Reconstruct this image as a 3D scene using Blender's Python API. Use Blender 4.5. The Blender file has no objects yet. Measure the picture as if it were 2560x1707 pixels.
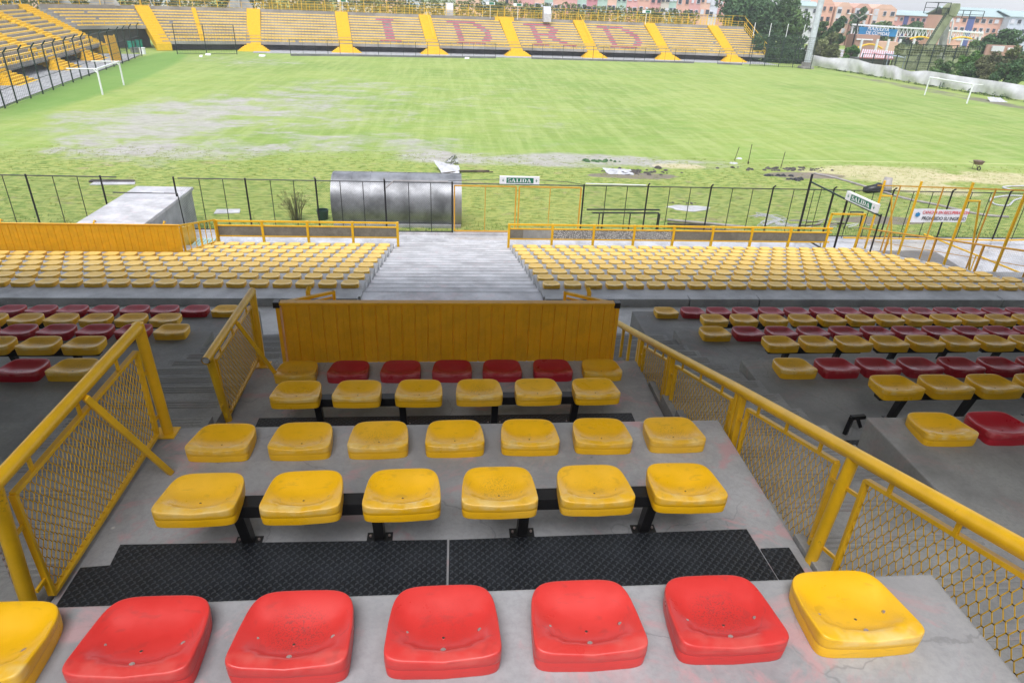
import bpy, math, random
import numpy as np
from mathutils import Vector, Matrix
random.seed(7)
R = math.radians
SC = bpy.context.scene
COL = SC.collection

# ------------------------------------------------------------------ camera, sky, sun, exposure
F_PX, PITCH, ROLL, YAW, CAM_Z = 1651.2, .4802, .0440, .1031, 9.2
cam_d = bpy.data.cameras.new("camera")
cam = bpy.data.objects.new("camera", cam_d)
COL.objects.link(cam)
cam_d.sensor_width = 36.0
cam_d.lens = F_PX / 2560 * 36.0
cam_d.clip_start = 0.05
cam_d.clip_end = 3000
_cp, _sp = math.cos(PITCH), math.sin(PITCH)
FW = np.array([math.sin(YAW) * _cp, math.cos(YAW) * _cp, -_sp])
_r = np.array([math.cos(YAW), -math.sin(YAW), 0.0])
_u = np.cross(_r, FW)
RT = math.cos(ROLL) * _r + math.sin(ROLL) * _u
UP = -math.sin(ROLL) * _r + math.cos(ROLL) * _u
cam.matrix_world = Matrix([[RT[0], UP[0], -FW[0], 0], [RT[1], UP[1], -FW[1], 0], [RT[2], UP[2], -FW[2], CAM_Z], [0, 0, 0, 1]])
SC.camera = cam

SUN_EL, SUN_AZ = R(62), R(200)
SKY_LOW, SKY_HIGH = .74, 1.5
HAZE = .0008
world = bpy.data.worlds.new("World")
SC.world = world
world.use_nodes = True
wn = world.node_tree
wn.nodes.clear()
w_out = wn.nodes.new("ShaderNodeOutputWorld")
w_bg = wn.nodes.new("ShaderNodeBackground")
w_sky = wn.nodes.new("ShaderNodeTexSky")
w_sky.sky_type = 'NISHITA'
w_sky.sun_disc = False
w_sky.sun_elevation = SUN_EL
w_sky.sun_rotation = SUN_AZ
w_sky.altitude = 2600
w_sky.air_density = 1.0
w_sky.dust_density = 4.0
w_sky.ozone_density = 1.0
w_hs = wn.nodes.new("ShaderNodeHueSaturation")
w_hs.inputs['Saturation'].default_value = 0.32
w_hs.inputs['Value'].default_value = 1.0
w_bg.inputs['Strength'].default_value = 0.15
wn.links.new(w_sky.outputs[0], w_hs.inputs['Color'])
w_tc = wn.nodes.new("ShaderNodeTexCoord"); w_sx = wn.nodes.new("ShaderNodeSeparateXYZ")
w_mr = wn.nodes.new("ShaderNodeMapRange"); w_mr.inputs['From Min'].default_value = 0.0; w_mr.inputs['From Max'].default_value = 0.75
w_mr.inputs['To Min'].default_value = SKY_LOW; w_mr.inputs['To Max'].default_value = SKY_HIGH
w_mx = wn.nodes.new("ShaderNodeVectorMath"); w_mx.operation = 'SCALE'
w_ns = wn.nodes.new("ShaderNodeTexNoise"); w_ns.inputs['Scale'].default_value = 2.2; w_ns.inputs['Detail'].default_value = 5
w_nm = wn.nodes.new("ShaderNodeMapRange"); w_nm.inputs['From Min'].default_value = .3; w_nm.inputs['From Max'].default_value = .7; w_nm.inputs['To Min'].default_value = .9; w_nm.inputs['To Max'].default_value = 1.08
w_m2 = wn.nodes.new("ShaderNodeMath"); w_m2.operation = 'MULTIPLY'
wn.links.new(w_tc.outputs['Generated'], w_sx.inputs[0]); wn.links.new(w_sx.outputs[2], w_mr.inputs['Value'])
wn.links.new(w_tc.outputs['Generated'], w_ns.inputs['Vector']); wn.links.new(w_ns.outputs['Fac'], w_nm.inputs['Value'])
wn.links.new(w_mr.outputs[0], w_m2.inputs[0]); wn.links.new(w_nm.outputs[0], w_m2.inputs[1])
wn.links.new(w_hs.outputs[0], w_mx.inputs[0]); wn.links.new(w_m2.outputs[0], w_mx.inputs['Scale'])
wn.links.new(w_mx.outputs[0], w_bg.inputs['Color'])
wn.links.new(w_bg.outputs[0], w_out.inputs['Surface'])
sun_d = bpy.data.lights.new("sun", 'SUN')
sun = bpy.data.objects.new("sun", sun_d)
COL.objects.link(sun)
sun_d.energy = 1.5
sun_d.angle = R(40)
sun_d.color = (1.0, 0.97, 0.93)
sun.rotation_euler = (math.pi / 2 - SUN_EL, 0, math.pi - SUN_AZ)
SC.view_settings.view_transform = 'Standard'
SC.view_settings.look = 'None'
SC.view_settings.gamma = 1.0
SC.view_settings.exposure = 1.0

# ------------------------------------------------------------------ measuring helpers: a line of sight met with a known plane
C0 = np.array([0, 0, CAM_Z])
def ray(px, py): return FW + RT * (px - 1280) / F_PX - UP * (py - 853.5) / F_PX
def at_z(px, py, z):
    d = ray(px, py); return C0 + d * (z - CAM_Z) / d[2]
def at_y(px, py, y):
    d = ray(px, py); return C0 + d * y / d[1]
def at_x(px, py, x):
    d = ray(px, py); return C0 + d * x / d[0]
def proj(p):
    q = np.array(p, float) - C0; d = q @ FW
    return 1280 + F_PX * (q @ RT) / d, 853.5 - F_PX * (q @ UP) / d, d

# ------------------------------------------------------------------ mesh building
WLOC = {}
class MB:
    def __init__(s): s.v = []; s.f = []; s.m = []
    def add(s, vs, fs, m=0):
        b = len(s.v); s.v += [tuple(map(float, p)) for p in vs]; s.f += [tuple(i + b for i in f) for f in fs]; s.m += [m] * len(fs)
    def box(s, x0, x1, y0, y1, z0, z1, m=0):
        s.add([(x0, y0, z0), (x1, y0, z0), (x1, y1, z0), (x0, y1, z0), (x0, y0, z1), (x1, y0, z1), (x1, y1, z1), (x0, y1, z1)],
              [(0, 3, 2, 1), (4, 5, 6, 7), (0, 1, 5, 4), (1, 2, 6, 5), (2, 3, 7, 6), (3, 0, 4, 7)], m)
    def bar(s, p, q, w, h=None, m=0, up=(0, 0, 1)):
        h = h or w
        p = np.array(p, float); q = np.array(q, float); d = q - p; d /= np.linalg.norm(d)
        u = np.array(up, float)
        if abs(d @ u) > .98: u = np.array([0, 1., 0])
        a = np.cross(d, u); a /= np.linalg.norm(a); b = np.cross(a, d)
        a *= w / 2; b *= h / 2
        s.add([p - a - b, p + a - b, p + a + b, p - a + b, q - a - b, q + a - b, q + a + b, q - a + b],
              [(0, 1, 2, 3), (7, 6, 5, 4), (0, 4, 5, 1), (1, 5, 6, 2), (2, 6, 7, 3), (3, 7, 4, 0)], m)
    def wire(s, p, q, r, m=0):
        p = np.array(p, float); q = np.array(q, float); d = q - p; L = np.linalg.norm(d)
        if L < 1e-6: return
        d /= L; u = np.array([0, 0, 1.]) if abs(d[2]) < .9 else np.array([0, 1., 0])
        a = np.cross(d, u); a /= np.linalg.norm(a); b = np.cross(a, d)
        o = [a * r, (-.5 * a + .87 * b) * r, (-.5 * a - .87 * b) * r]
        s.add([p + k for k in o] + [q + k for k in o], [(0, 1, 4, 3), (1, 2, 5, 4), (2, 0, 3, 5)], m)
    def tube(s, pts, r, n=10, m=0, caps=True, r2=None):
        pts = [np.array(p, float) for p in pts]; base = len(s.v); K = len(pts)
        up = None
        for i, p in enumerate(pts):
            if i == 0: d = pts[1] - p
            elif i == K - 1: d = p - pts[i - 1]
            else:
                d1 = p - pts[i - 1]; d2 = pts[i + 1] - p
                d = d1 / np.linalg.norm(d1) + d2 / np.linalg.norm(d2)
            d = d / np.linalg.norm(d)
            if up is None: up = np.array([0, 0, 1.]) if abs(d[2]) < .9 else np.array([1., 0, 0])
            a = np.cross(d, up); a /= np.linalg.norm(a); b = np.cross(a, d); up = b
            rr = r if r2 is None else r + (r2 - r) * i / (K - 1)
            for k in range(n):
                t = 2 * math.pi * k / n
                s.v.append(tuple(p + rr * (math.cos(t) * a + math.sin(t) * b)))
        for i in range(K - 1):
            for k in range(n):
                k2 = (k + 1) % n
                s.f.append((base + i * n + k, base + i * n + k2, base + (i + 1) * n + k2, base + (i + 1) * n + k)); s.m.append(m)
        if caps:
            s.f.append(tuple(base + k for k in range(n))[::-1]); s.m.append(m)
            s.f.append(tuple(base + (K - 1) * n + k for k in range(n))); s.m.append(m)
    def prism(s, poly, vec, m=0):
        n = len(poly); v = np.array(vec, float)
        s.add([np.array(p, float) for p in poly] + [np.array(p, float) + v for p in poly],
              [tuple(range(n))[::-1], tuple(range(n, 2 * n))] + [(i, (i + 1) % n, n + (i + 1) % n, n + i) for i in range(n)], m)
    def strip(s, A, B, m=0, close=False):
        n = len(A); k = n if close else n - 1
        s.add(list(A) + list(B), [(i, (i + 1) % n, n + (i + 1) % n, n + i) for i in range(k)], m)
    def build(s, name, mats, parent=None, loc=None, smooth=False, bevel=0, label=None, fix=True):
        o_ = np.zeros(3)
        if parent is not None: o_ = WLOC[parent.name]
        elif loc is not None: o_ = np.array(loc, float)
        me = bpy.data.meshes.new(name)
        me.from_pydata([tuple(np.array(p) - o_) for p in s.v], [], s.f)
        if not isinstance(mats, (list, tuple)): mats = [mats]
        for mt in mats: me.materials.append(mt)
        if len(mats) > 1: me.polygons.foreach_set('material_index', s.m)
        if smooth: me.polygons.foreach_set('use_smooth', [True] * len(s.f))
        me.update()
        ob = bpy.data.objects.new(name, me)
        COL.objects.link(ob)
        if parent is not None: ob.parent = parent
        else: ob.location = o_
        WLOC[ob.name] = o_.copy()
        if smooth == 'auto':
            try: me.set_sharp_from_angle(angle=R(35))
            except Exception: pass
        if bevel:
            md = ob.modifiers.new("edge", 'BEVEL'); md.width = bevel; md.segments = 2; md.limit_method = 'ANGLE'; md.angle_limit = R(40)
        if label: ob['label'] = label
        return ob
def tag(o, label=None, cat=None, group=None, kind=None):
    if label: o['label'] = label
    if cat: o['category'] = cat
    if group: o['group'] = group
    if kind: o['kind'] = kind
    return o
def thing(name, label, cat, loc, group=None):
    o = bpy.data.objects.new(name, None); COL.objects.link(o)
    o.empty_display_size = .2; o.location = tuple(map(float, loc)); WLOC[o.name] = np.array(loc, float)
    return tag(o, label, cat, group)
ORD = ['zeroth', 'first', 'second', 'third', 'fourth', 'fifth', 'sixth', 'seventh', 'eighth', 'ninth', 'tenth', 'eleventh', 'twelfth', 'thirteenth', 'fourteenth',
       'fifteenth', 'sixteenth', 'seventeenth', 'eighteenth', 'nineteenth', 'twentieth', 'twenty-first', 'twenty-second', 'twenty-third', 'twenty-fourth', 'twenty-fifth', 'twenty-sixth', 'twenty-seventh', 'twenty-eighth', 'twenty-ninth', 'thirtieth']

# ------------------------------------------------------------------ materials
MAT = {}
class NT:
    def __init__(s, name, rough=.6, metal=0., spec=.5):
        s.mat = bpy.data.materials.new(name); s.mat.use_nodes = True
        s.t = s.mat.node_tree; s.b = s.t.nodes['Principled BSDF']
        s.b.inputs['Roughness'].default_value = rough; s.b.inputs['Metallic'].default_value = metal
        s.b.inputs['Specular IOR Level'].default_value = spec
        s.tc = s.t.nodes.new('ShaderNodeTexCoord'); MAT[name] = s.mat
        s.geo = None
    def n(s, t, **k):
        nd = s.t.nodes.new(t)
        for a, b in k.items():
            if hasattr(nd, a): setattr(nd, a, b)
            else: nd.inputs[a.replace('_', ' ')].default_value = b
        return nd
    def L(s, a, b): s.t.links.new(a, b)
    def pos(s):
        if s.geo is None: s.geo = s.n('ShaderNodeNewGeometry')
        return s.geo.outputs['Position']
    def map(s, scale=(1, 1, 1), src=None, rot=(0, 0, 0), loc=(0, 0, 0)):
        m = s.n('ShaderNodeMapping'); m.inputs['Scale'].default_value = scale; m.inputs['Rotation'].default_value = rot; m.inputs['Location'].default_value = loc
        s.L(src or s.pos(), m.inputs['Vector']); return m.outputs[0]
    def noise(s, scale, detail=3, rough=.55, vec=None, dist=0):
        n = s.n('ShaderNodeTexNoise'); n.inputs['Scale'].default_value = scale; n.inputs['Detail'].default_value = detail
        n.inputs['Roughness'].default_value = rough; n.inputs['Distortion'].default_value = dist
        s.L(vec or s.pos(), n.inputs['Vector']); return n.outputs['Fac']
    def ramp(s, fac, a, b, lo=0., hi=1.):
        m = s.n('ShaderNodeMapRange'); m.interpolation_type = 'SMOOTHSTEP'
        m.inputs['From Min'].default_value = a; m.inputs['From Max'].default_value = b
        m.inputs['To Min'].default_value = lo; m.inputs['To Max'].default_value = hi
        s.L(fac, m.inputs['Value']); return m.outputs[0]
    def mix(s, fac, a, b):
        m = s.n('ShaderNodeMix'); m.data_type = 'RGBA'
        for i, x in ((6, a), (7, b)):
            if isinstance(x, tuple): m.inputs[i].default_value = (*x, 1)
            else: s.L(x, m.inputs[i])
        if isinstance(fac, (int, float)): m.inputs[0].default_value = fac
        else: s.L(fac, m.inputs[0])
        return m.outputs[2]
    def math(s, op, a, b=None, c=None):
        m = s.n('ShaderNodeMath'); m.operation = op
        for i, x in enumerate((a, b, c)):
            if x is None: continue
            if isinstance(x, (int, float)): m.inputs[i].default_value = x
            else: s.L(x, m.inputs[i])
        return m.outputs[0]
    def color(s, c):
        if isinstance(c, tuple): s.b.inputs['Base Color'].default_value = (*c, 1)
        else: s.L(c, s.b.inputs['Base Color'])
        return s
    def rough(s, c): s.L(c, s.b.inputs['Roughness']); return s
    def bump(s, h, strength=.3, dist=.01):
        b = s.n('ShaderNodeBump'); b.inputs['Strength'].default_value = strength; b.inputs['Distance'].default_value = dist
        s.L(h, b.inputs['Height']); s.L(b.outputs[0], s.b.inputs['Normal']); return s
    def rand(s):
        return s.n('ShaderNodeObjectInfo').outputs['Random']

def concrete(name, base, stain=None, pink=0., wet=0., scale=1.):
    m = NT(name, .75)
    a = m.noise(1.3 * scale, 5, .65); b = m.noise(38 * scale, 4, .7); c = m.noise(.45 * scale, 3, .6, dist=.6)
    d = tuple(x * .72 for x in base); h = tuple(min(1, x * 1.22) for x in base)
    col = m.mix(m.ramp(a, .3, .7), d, h)
    col = m.mix(m.math('MULTIPLY', m.ramp(b, .35, .75), .28), col, tuple(x * .5 for x in base))
    # light scuffs and dark spots
    v = m.n('ShaderNodeTexVoronoi'); v.inputs['Scale'].default_value = 7 * scale; m.L(m.pos(), v.inputs['Vector'])
    sp = m.math('MULTIPLY', m.ramp(v.outputs['Distance'], .09, .03), m.ramp(m.noise(2.1, 2), .55, .62))
    col = m.mix(m.math('MULTIPLY', sp, .7), col, tuple(x * .35 for x in base))
    v2 = m.n('ShaderNodeTexVoronoi'); v2.inputs['Scale'].default_value = 5 * scale; m.L(m.map((1, 1, 1), loc=(4.3, 1.2, 0)), v2.inputs['Vector'])
    sp2 = m.math('MULTIPLY', m.ramp(v2.outputs['Distance'], .08, .02), m.ramp(m.noise(1.7, 2, vec=m.map(loc=(9, 3, 1))), .54, .6))
    col = m.mix(m.math('MULTIPLY', sp2, .8), col, (.62, .62, .6))
    ve = m.n('ShaderNodeTexVoronoi'); ve.feature = 'DISTANCE_TO_EDGE'; ve.inputs['Scale'].default_value = .55
    wob = m.n('ShaderNodeVectorMath'); wob.operation = 'ADD'; nz_ = m.n('ShaderNodeTexNoise'); nz_.inputs['Scale'].default_value = 3.0; nz_.inputs['Detail'].default_value = 6; m.L(m.pos(), nz_.inputs['Vector'])
    sc_ = m.n('ShaderNodeVectorMath'); sc_.operation = 'SCALE'; sc_.inputs['Scale'].default_value = .35; m.L(nz_.outputs['Color'], sc_.inputs[0]); m.L(sc_.outputs[0], wob.inputs[0]); m.L(m.pos(), wob.inputs[1]); m.L(wob.outputs[0], ve.inputs['Vector'])
    crk = m.math('MULTIPLY', m.ramp(ve.outputs['Distance'], .0035, .0005), m.ramp(c, .45, .55))
    col = m.mix(m.math('MULTIPLY', crk, .38), col, tuple(x * .35 for x in base))
    if pink:
        pk = m.math('MULTIPLY', m.ramp(m.noise(2.6, 5, .7, dist=1.2, vec=m.map(loc=(3, 7, 2))), .52, .66), pink)
        col = m.mix(pk, col, (base[0] * 1.35 + .05, base[1] * .85, base[2] * .85))
    if stain: col = m.mix(m.math('MULTIPLY', m.ramp(c, .5, .7), .5), col, stain)
    m.color(col)
    if wet: m.rough(m.ramp(m.noise(.5, 4, .6, vec=m.map(loc=(1, 1, 5))), .42, .55, .8, .8 - wet))
    m.bump(m.math('ADD', m.math('MULTIPLY', b, .5), a), .25, .01)
    return m.mat
concrete('concrete_upper', (.335, .34, .36), (.25, .25, .26), pink=.7)
concrete('concrete_side', (.27, .27, .268), (.2, .2, .2), pink=.2)
concrete('concrete_stair', (.24, .24, .245), (.16, .16, .16), pink=.05)
concrete('concrete_corridor', (.46, .455, .445), (.33, .32, .31), wet=.35)
concrete('concrete_lower', (.38, .385, .39), (.28, .28, .28), wet=.2)
concrete('concrete_pale', (.54, .535, .55), (.40, .40, .42), pink=.15, wet=.4)
concrete('concrete_far', (.33, .31, .29), (.24, .22, .2), scale=.3)
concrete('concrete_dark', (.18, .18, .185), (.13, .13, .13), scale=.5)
concrete('pavement', (.5, .5, .52), (.38, .38, .4), wet=.7)

def grooved():
    m = NT('concrete_steps', .75)
    a = m.noise(2.2, 5, .65); b = m.noise(40, 4, .7)
    col = m.mix(m.ramp(a, .3, .7), (.22, .22, .225), (.34, .34, .34))
    col = m.mix(m.math('MULTIPLY', m.ramp(b, .35, .75), .3), col, (.1, .1, .1))
    m.color(col).bump(b, .3, .01)
grooved()

def plastic(name, base, edge, dirt, wear=.5, rough=.33, top_sheen=0.):
    m = NT(name, rough, 0, .5)
    ob = m.tc.outputs['Object']
    rnd = m.rand()
    off = m.n('ShaderNodeVectorMath'); off.operation = 'ADD'
    sc = m.n('ShaderNodeVectorMath'); sc.operation = 'SCALE'; sc.inputs[0].default_value = (37, 11, 53); m.L(rnd, sc.inputs['Scale'])
    m.L(ob, off.inputs[0]); m.L(sc.outputs[0], off.inputs[1]); vec = off.outputs[0]
    a = m.noise(6, 4, .6, vec=vec); g = m.noise(170, 2, .6, vec=vec)
    col = m.mix(m.ramp(a, .3, .75), base, tuple(min(1, x * 1.12) for x in base))
    shade = m.ramp(rnd, 0, 1, 0, .11)
    col = m.mix(shade, col, dirt)
    col = m.mix(m.ramp(m.noise(1.3, 3, .6), .45, .7, 0, .09), col, edge)
    # dust worn into the dish, more on some seats than on others
    sx = m.n('ShaderNodeSeparateXYZ'); m.L(ob, sx.inputs[0])
    r2 = m.math('ADD', m.math('POWER', m.math('MULTIPLY', sx.outputs[0], 8.5), 2), m.math('POWER', m.math('MULTIPLY', m.math('ADD', sx.outputs[1], .0), 9.5), 2))
    dish = m.ramp(r2, 1.3, 0.05)
    speck = m.math('MULTIPLY', m.ramp(g, .5, .62), dish)
    col = m.mix(m.math('MULTIPLY', m.math('MULTIPLY', speck, m.ramp(rnd, .45, 1.0)), .75), col, dirt)
    # pale scuffed rim on the back lip
    lip = m.math('MULTIPLY', m.math('MULTIPLY', m.ramp(sx.outputs[1], -.095, -.125), m.ramp(sx.outputs[2], .055, .07)), m.ramp(m.noise(9, 3, .6, vec=vec), .35, .7))
    col = m.mix(m.math('MULTIPLY', lip, wear), col, edge)
    sc2 = m.n('ShaderNodeTexNoise'); sc2.inputs['Scale'].default_value = 14; sc2.inputs['Detail'].default_value = 2
    mp = m.n('ShaderNodeMapping'); mp.inputs['Scale'].default_value = (1, 1, 9); m.L(vec, mp.inputs[0]); m.L(mp.outputs[0], sc2.inputs['Vector'])
    col = m.mix(m.math('MULTIPLY', m.ramp(sc2.outputs[0], .58, .72), .25), col, dirt)
    if top_sheen:  # sky sheen put into the base colour of upward faces
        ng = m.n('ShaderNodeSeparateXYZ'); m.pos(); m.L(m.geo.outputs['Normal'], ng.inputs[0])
        col = m.mix(m.math('MULTIPLY', m.ramp(ng.outputs[2], .55, .95), top_sheen), col, edge)
    m.color(col); m.rough(m.ramp(a, .3, .7, rough - .06, rough + .14)); m.bump(g, .06, .002)
    return m.mat
plastic('yellow_plastic', (.82, .450, .006), (.85, .72, .38), (.33, .2, .04))
plastic('sheen_top_yellow_plastic', (.80, .46, .03), (.88, .72, .36), (.4, .26, .07), top_sheen=.36)  # lower seats, with sky sheen on their tops painted in
plastic('red_plastic', (.64, .036, .032), (.72, .2, .17), (.26, .05, .05), wear=.35)
plastic('crimson_plastic', (.40, .008, .022), (.6, .25, .25), (.18, .03, .04))
def flat(name, base, rough=.5, metal=0., var=.12, scale=3., spec=.5, bump=0):
    m = NT(name, rough, metal, spec)
    a = m.noise(scale, 4, .6)
    m.color(m.mix(m.ramp(a, .3, .7), tuple(x * (1 - var) for x in base), tuple(min(1, x * (1 + var)) for x in base)))
    if bump: m.bump(m.noise(scale * 12, 3), bump, .01)
    return m.mat
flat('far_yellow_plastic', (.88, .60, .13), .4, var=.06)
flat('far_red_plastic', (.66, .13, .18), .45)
def painted(name, base, chip, rough=.35, rust=.6):
    m = NT(name, rough)
    a = m.noise(5, 5, .65); b = m.noise(60, 3, .6)
    col = m.mix(m.ramp(a, .3, .7), tuple(x * .9 for x in base), tuple(min(1, x * 1.08) for x in base))
    ch = m.math('MULTIPLY', m.ramp(a, .6, .72), m.ramp(b, .5, .65))
    col = m.mix(m.math('MULTIPLY', ch, rust), col, chip)
    m.color(col).bump(b, .05, .002); return m.mat
painted('yellow_paint', (.80, .46, .012), (.2, .11, .03))
painted('orange_sheet', (.86, .43, .010), (.35, .18, .04), .42, .35)
painted('rusty_yellow_paint', (.66, .33, .03), (.25, .1, .03), .5, .7)
painted('stair_yellow', (.80, .50, .02), (.5, .3, .04), .6, .5)
painted('black_steel', (.012, .012, .014), (.05, .04, .035), .35, .5)
painted('green_black_steel', (.012, .03, .026), (.05, .05, .04), .45, .4)
painted('white_paint', (.78, .79, .8), (.5, .48, .42), .4, .3)
flat('galvanised', (.26, .265, .28), .48, .55, .35, scale=1.2)
flat('wire', (.07, .085, .08), .5, .6)
flat('mesh_brown', (.42, .29, .07), .5, .2)
flat('bolt_steel', (.38, .30, .28), .5, .3)
flat('hole_dark', (.05, .03, .02), .7)
flat('sign_white', (.8, .8, .82), .4, var=.03)
flat('sign_green', (.012, .16, .085), .4, var=.05)
flat('sign_blue', (.02, .2, .42), .45, var=.15, scale=.6)
flat('banner_red', (.6, .03, .04), .6)
flat('banner_black', (.03, .03, .035), .6)
flat('banner_white', (.72, .72, .76), .6, var=.06)
flat('plastic_sheet', (.52, .52, .54), .35, var=.12, scale=2.5, bump=.5)
flat('tarp_white', (.62, .61, .64), .5, var=.14, scale=.8, bump=.4)
flat('soil_dark', (.07, .06, .055), .8, var=.5, scale=3, bump=.8)
flat('pipe_grey', (.33, .3, .29), .5, var=.2)
flat('roof_under', (.50, .50, .49), .8)
flat('dark_green_bin', (.01, .04, .03), .4)
flat('bark', (.09, .07, .05), .9, var=.4, bump=.6)
flat('teal_plastic', (.02, .33, .25), .5)
flat('glass_dark', (.05, .06, .075), .15, var=.3, scale=.4)
flat('barrow_rust', (.16, .11, .09), .6, var=.4)
def terrazzo():
    m = NT('terrazzo', .55)
    v = m.n('ShaderNodeTexVoronoi'); v.inputs['Scale'].default_value = 26; m.L(m.pos(), v.inputs['Vector'])
    m.color(m.mix(m.ramp(v.outputs['Distance'], .25, .5), (.72, .72, .72), (.2, .2, .21)))
terrazzo()
def boardmat():
    m = NT('wood_board', .8)
    a = m.noise(2, 5, .7); b = m.noise(30, 4, .6)
    c = m.mix(m.ramp(a, .35, .7), (.17, .155, .13), (.25, .235, .2))
    m.color(m.mix(m.math('MULTIPLY', m.ramp(b, .4, .7), .35), c, (.09, .08, .07))).bump(b, .3, .01)
boardmat()
def rubber():
    m = NT('tread_rubber', .5, 0, .5)
    def cell(off, ang):
        mp = m.map((1, 1, 1), rot=(0, 0, ang), loc=off)
        s_ = m.n('ShaderNodeVectorMath'); s_.operation = 'SCALE'; s_.inputs['Scale'].default_value = 1 / .034; m.L(mp, s_.inputs[0])
        fr = m.n('ShaderNodeVectorMath'); fr.operation = 'FRACTION'; m.L(s_.outputs[0], fr.inputs[0])
        sx = m.n('ShaderNodeSeparateXYZ'); m.L(fr.outputs[0], sx.inputs[0])
        x = m.math('SUBTRACT', sx.outputs[0], .5); y = m.math('SUBTRACT', sx.outputs[1], .5)
        y = m.math('ADD', y, m.math('MULTIPLY', m.math('MULTIPLY', x, x), .9))
        r = m.math('ADD', m.math('POWER', m.math('MULTIPLY', x, 2.3), 2), m.math('POWER', m.math('MULTIPLY', y, 7.5), 2))
        return m.ramp(r, 1.0, .35)
    h = m.math('MAXIMUM', cell((0, 0, 0), R(45)), cell((.012, .0045, 0), R(-45)))
    g = m.noise(7, 4, .6)
    col = m.mix(m.ramp(g, .35, .7), (.006, .008, .012), (.013, .016, .022))
    m.color(m.mix(m.math('MULTIPLY', h, .8), col, (.05, .058, .07))).bump(h, .9, .004)
rubber()

def grass():
    m = NT('pitch_ground', .8, 0, .3)
    P = m.pos(); sx = m.n('ShaderNodeSeparateXYZ'); m.L(P, sx.inputs[0]); X, Y = sx.outputs[0], sx.outputs[1]
    rot = R(-10.4)
    big = m.noise(.05, 3, .6); mid = m.noise(.35, 4, .65, vec=m.map((.6, 1.2, 1), rot=(0, 0, rot))); fine = m.noise(4, 4, .7, vec=m.map((.5, 1.2, 1)))
    vf = m.noise(22, 3, .7, vec=m.map((.6, 1.4, 1)))
    streak = m.noise(1.0, 5, .65, vec=m.map((1.3, .10, 1), rot=(0, 0, rot)))
    streak2 = m.noise(1.0, 7, .75, vec=m.map((.35, 1.3, 1), rot=(0, 0, rot)))
    c = m.mix(m.ramp(big, .35, .65), (.20, .29, .055), (.28, .36, .08))
    c = m.mix(m.math('MULTIPLY', m.ramp(streak, .4, .65), .55), c, (.36, .44, .14))
    c = m.mix(m.math('MULTIPLY', m.ramp(streak2, .45, .68), .4), c, (.42, .46, .19))
    c = m.mix(m.math('MULTIPLY', m.ramp(mid, .45, .7), .4), c, (.17, .32, .05))
    mot = m.noise(.9, 9, .8, vec=m.map((.8, 1.2, 1), rot=(0, 0, rot), loc=(2, 9, 0)))
    c = m.mix(m.math('MULTIPLY', m.ramp(mot, .50, .68), .5), c, (.37, .39, .18))
    c = m.mix(m.math('MULTIPLY', m.ramp(mot, .48, .34), .40), c, (.15, .25, .05))
    # rough turf near the stand: tufts of dark and straw
    near = m.ramp(Y, 42, 35)
    c = m.mix(m.math('MULTIPLY', near, m.ramp(fine, .42, .62)), c, (.34, .36, .10))
    c = m.mix(m.math('MULTIPLY', near, m.math('MULTIPLY', m.ramp(fine, .54, .38), .9)), c, (.12, .19, .03))
    c = m.mix(m.math('MULTIPLY', m.math('MULTIPLY', near, m.ramp(m.noise(.8, 4, .7, vec=m.map((.7, 1.3, 1), loc=(3, 3, 0))), .58, .68)), .65), c, (.33, .26, .15))
    c = m.mix(m.math('MULTIPLY', m.ramp(vf, .5, .75), .3), c, (.10, .15, .03))
    def ell(cx, cy, rx, ry, inner=.35, ang=0):
        x0 = m.math('SUBTRACT', X, cx); y0 = m.math('SUBTRACT', Y, cy)
        if ang:
            ca, sa = math.cos(ang), math.sin(ang)
            x1 = m.math('ADD', m.math('MULTIPLY', x0, ca), m.math('MULTIPLY', y0, sa)); y1 = m.math('SUBTRACT', m.math('MULTIPLY', y0, ca), m.math('MULTIPLY', x0, sa))
        else: x1, y1 = x0, y0
        d = m.math('ADD', m.math('POWER', m.math('DIVIDE', x1, rx), 2), m.math('POWER', m.math('DIVIDE', y1, ry), 2))
        return m.ramp(d, 1.0, inner)
    mn = m.noise(.30, 9, .74, vec=m.map((.9, 1.25, 1), rot=(0, 0, rot)), dist=.35)
    mn2 = m.noise(1.3, 7, .75, vec=m.map((.8, 1.2, 1), loc=(5, 2, 0)))
    def patch(mask, th0, th1, col, amt, nz=mn):
        # the stronger the mask the lower the noise needed
        v = m.math('ADD', nz, m.math('MULTIPLY', mask, .30))
        f = m.math('MULTIPLY', m.math('MULTIPLY', m.ramp(v, th0, th1), m.ramp(mask, 0.0, .25)), amt)
        return m.mix(f, c, col), f
    mudc = m.mix(m.ramp(mn2, .3, .7), (.31, .28, .265), (.48, .45, .44))
    wetf = None
    for e in ((-19, 50, 10.5, 17, -.2), (-16, 39.5, 11, 5, -.2), (-11, 60, 12, 26, -.6), (-25, 92, 12, 9, -.8), (-4, 43, 10, 6, -.5), (0, 60, 26, 30, -2.), (6, 39.2, 14, 2.6, .0)):
        c, f = patch(ell(*e), .58, .84, mudc, .84)
        wetf = f if wetf is None else m.math('MAXIMUM', wetf, f)
    tan = m.mix(m.ramp(mn2, .3, .7), (.50, .42, .24), (.62, .54, .36))
    for e in ((26, 37.4, 7.0, 2.8, .1), (34, 37.0, 7.5, 2.4, .0), (26.0, 34.0, 3.4, 2.2, .0), (13.4, 38.3, 2.0, .9, .1)):
        c, f = patch(ell(*e), .58, .76, tan, .72)
    for e in ((20.3, 36.6, 3.2, .9, .3), (10, 35.7, 3.2, .9, .3), (20, 28, 3, .8, .1)):
        c, f = patch(ell(*e), .62, .72, (.20, .16, .145), .85)
    # darker, longer grass along the left fence and behind the right goal a bare strip
    c = m.mix(m.math('MULTIPLY', ell(-33.5, 76, 3.6, 32, .5, R(8)), .7), c, (.12, .26, .045))
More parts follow.
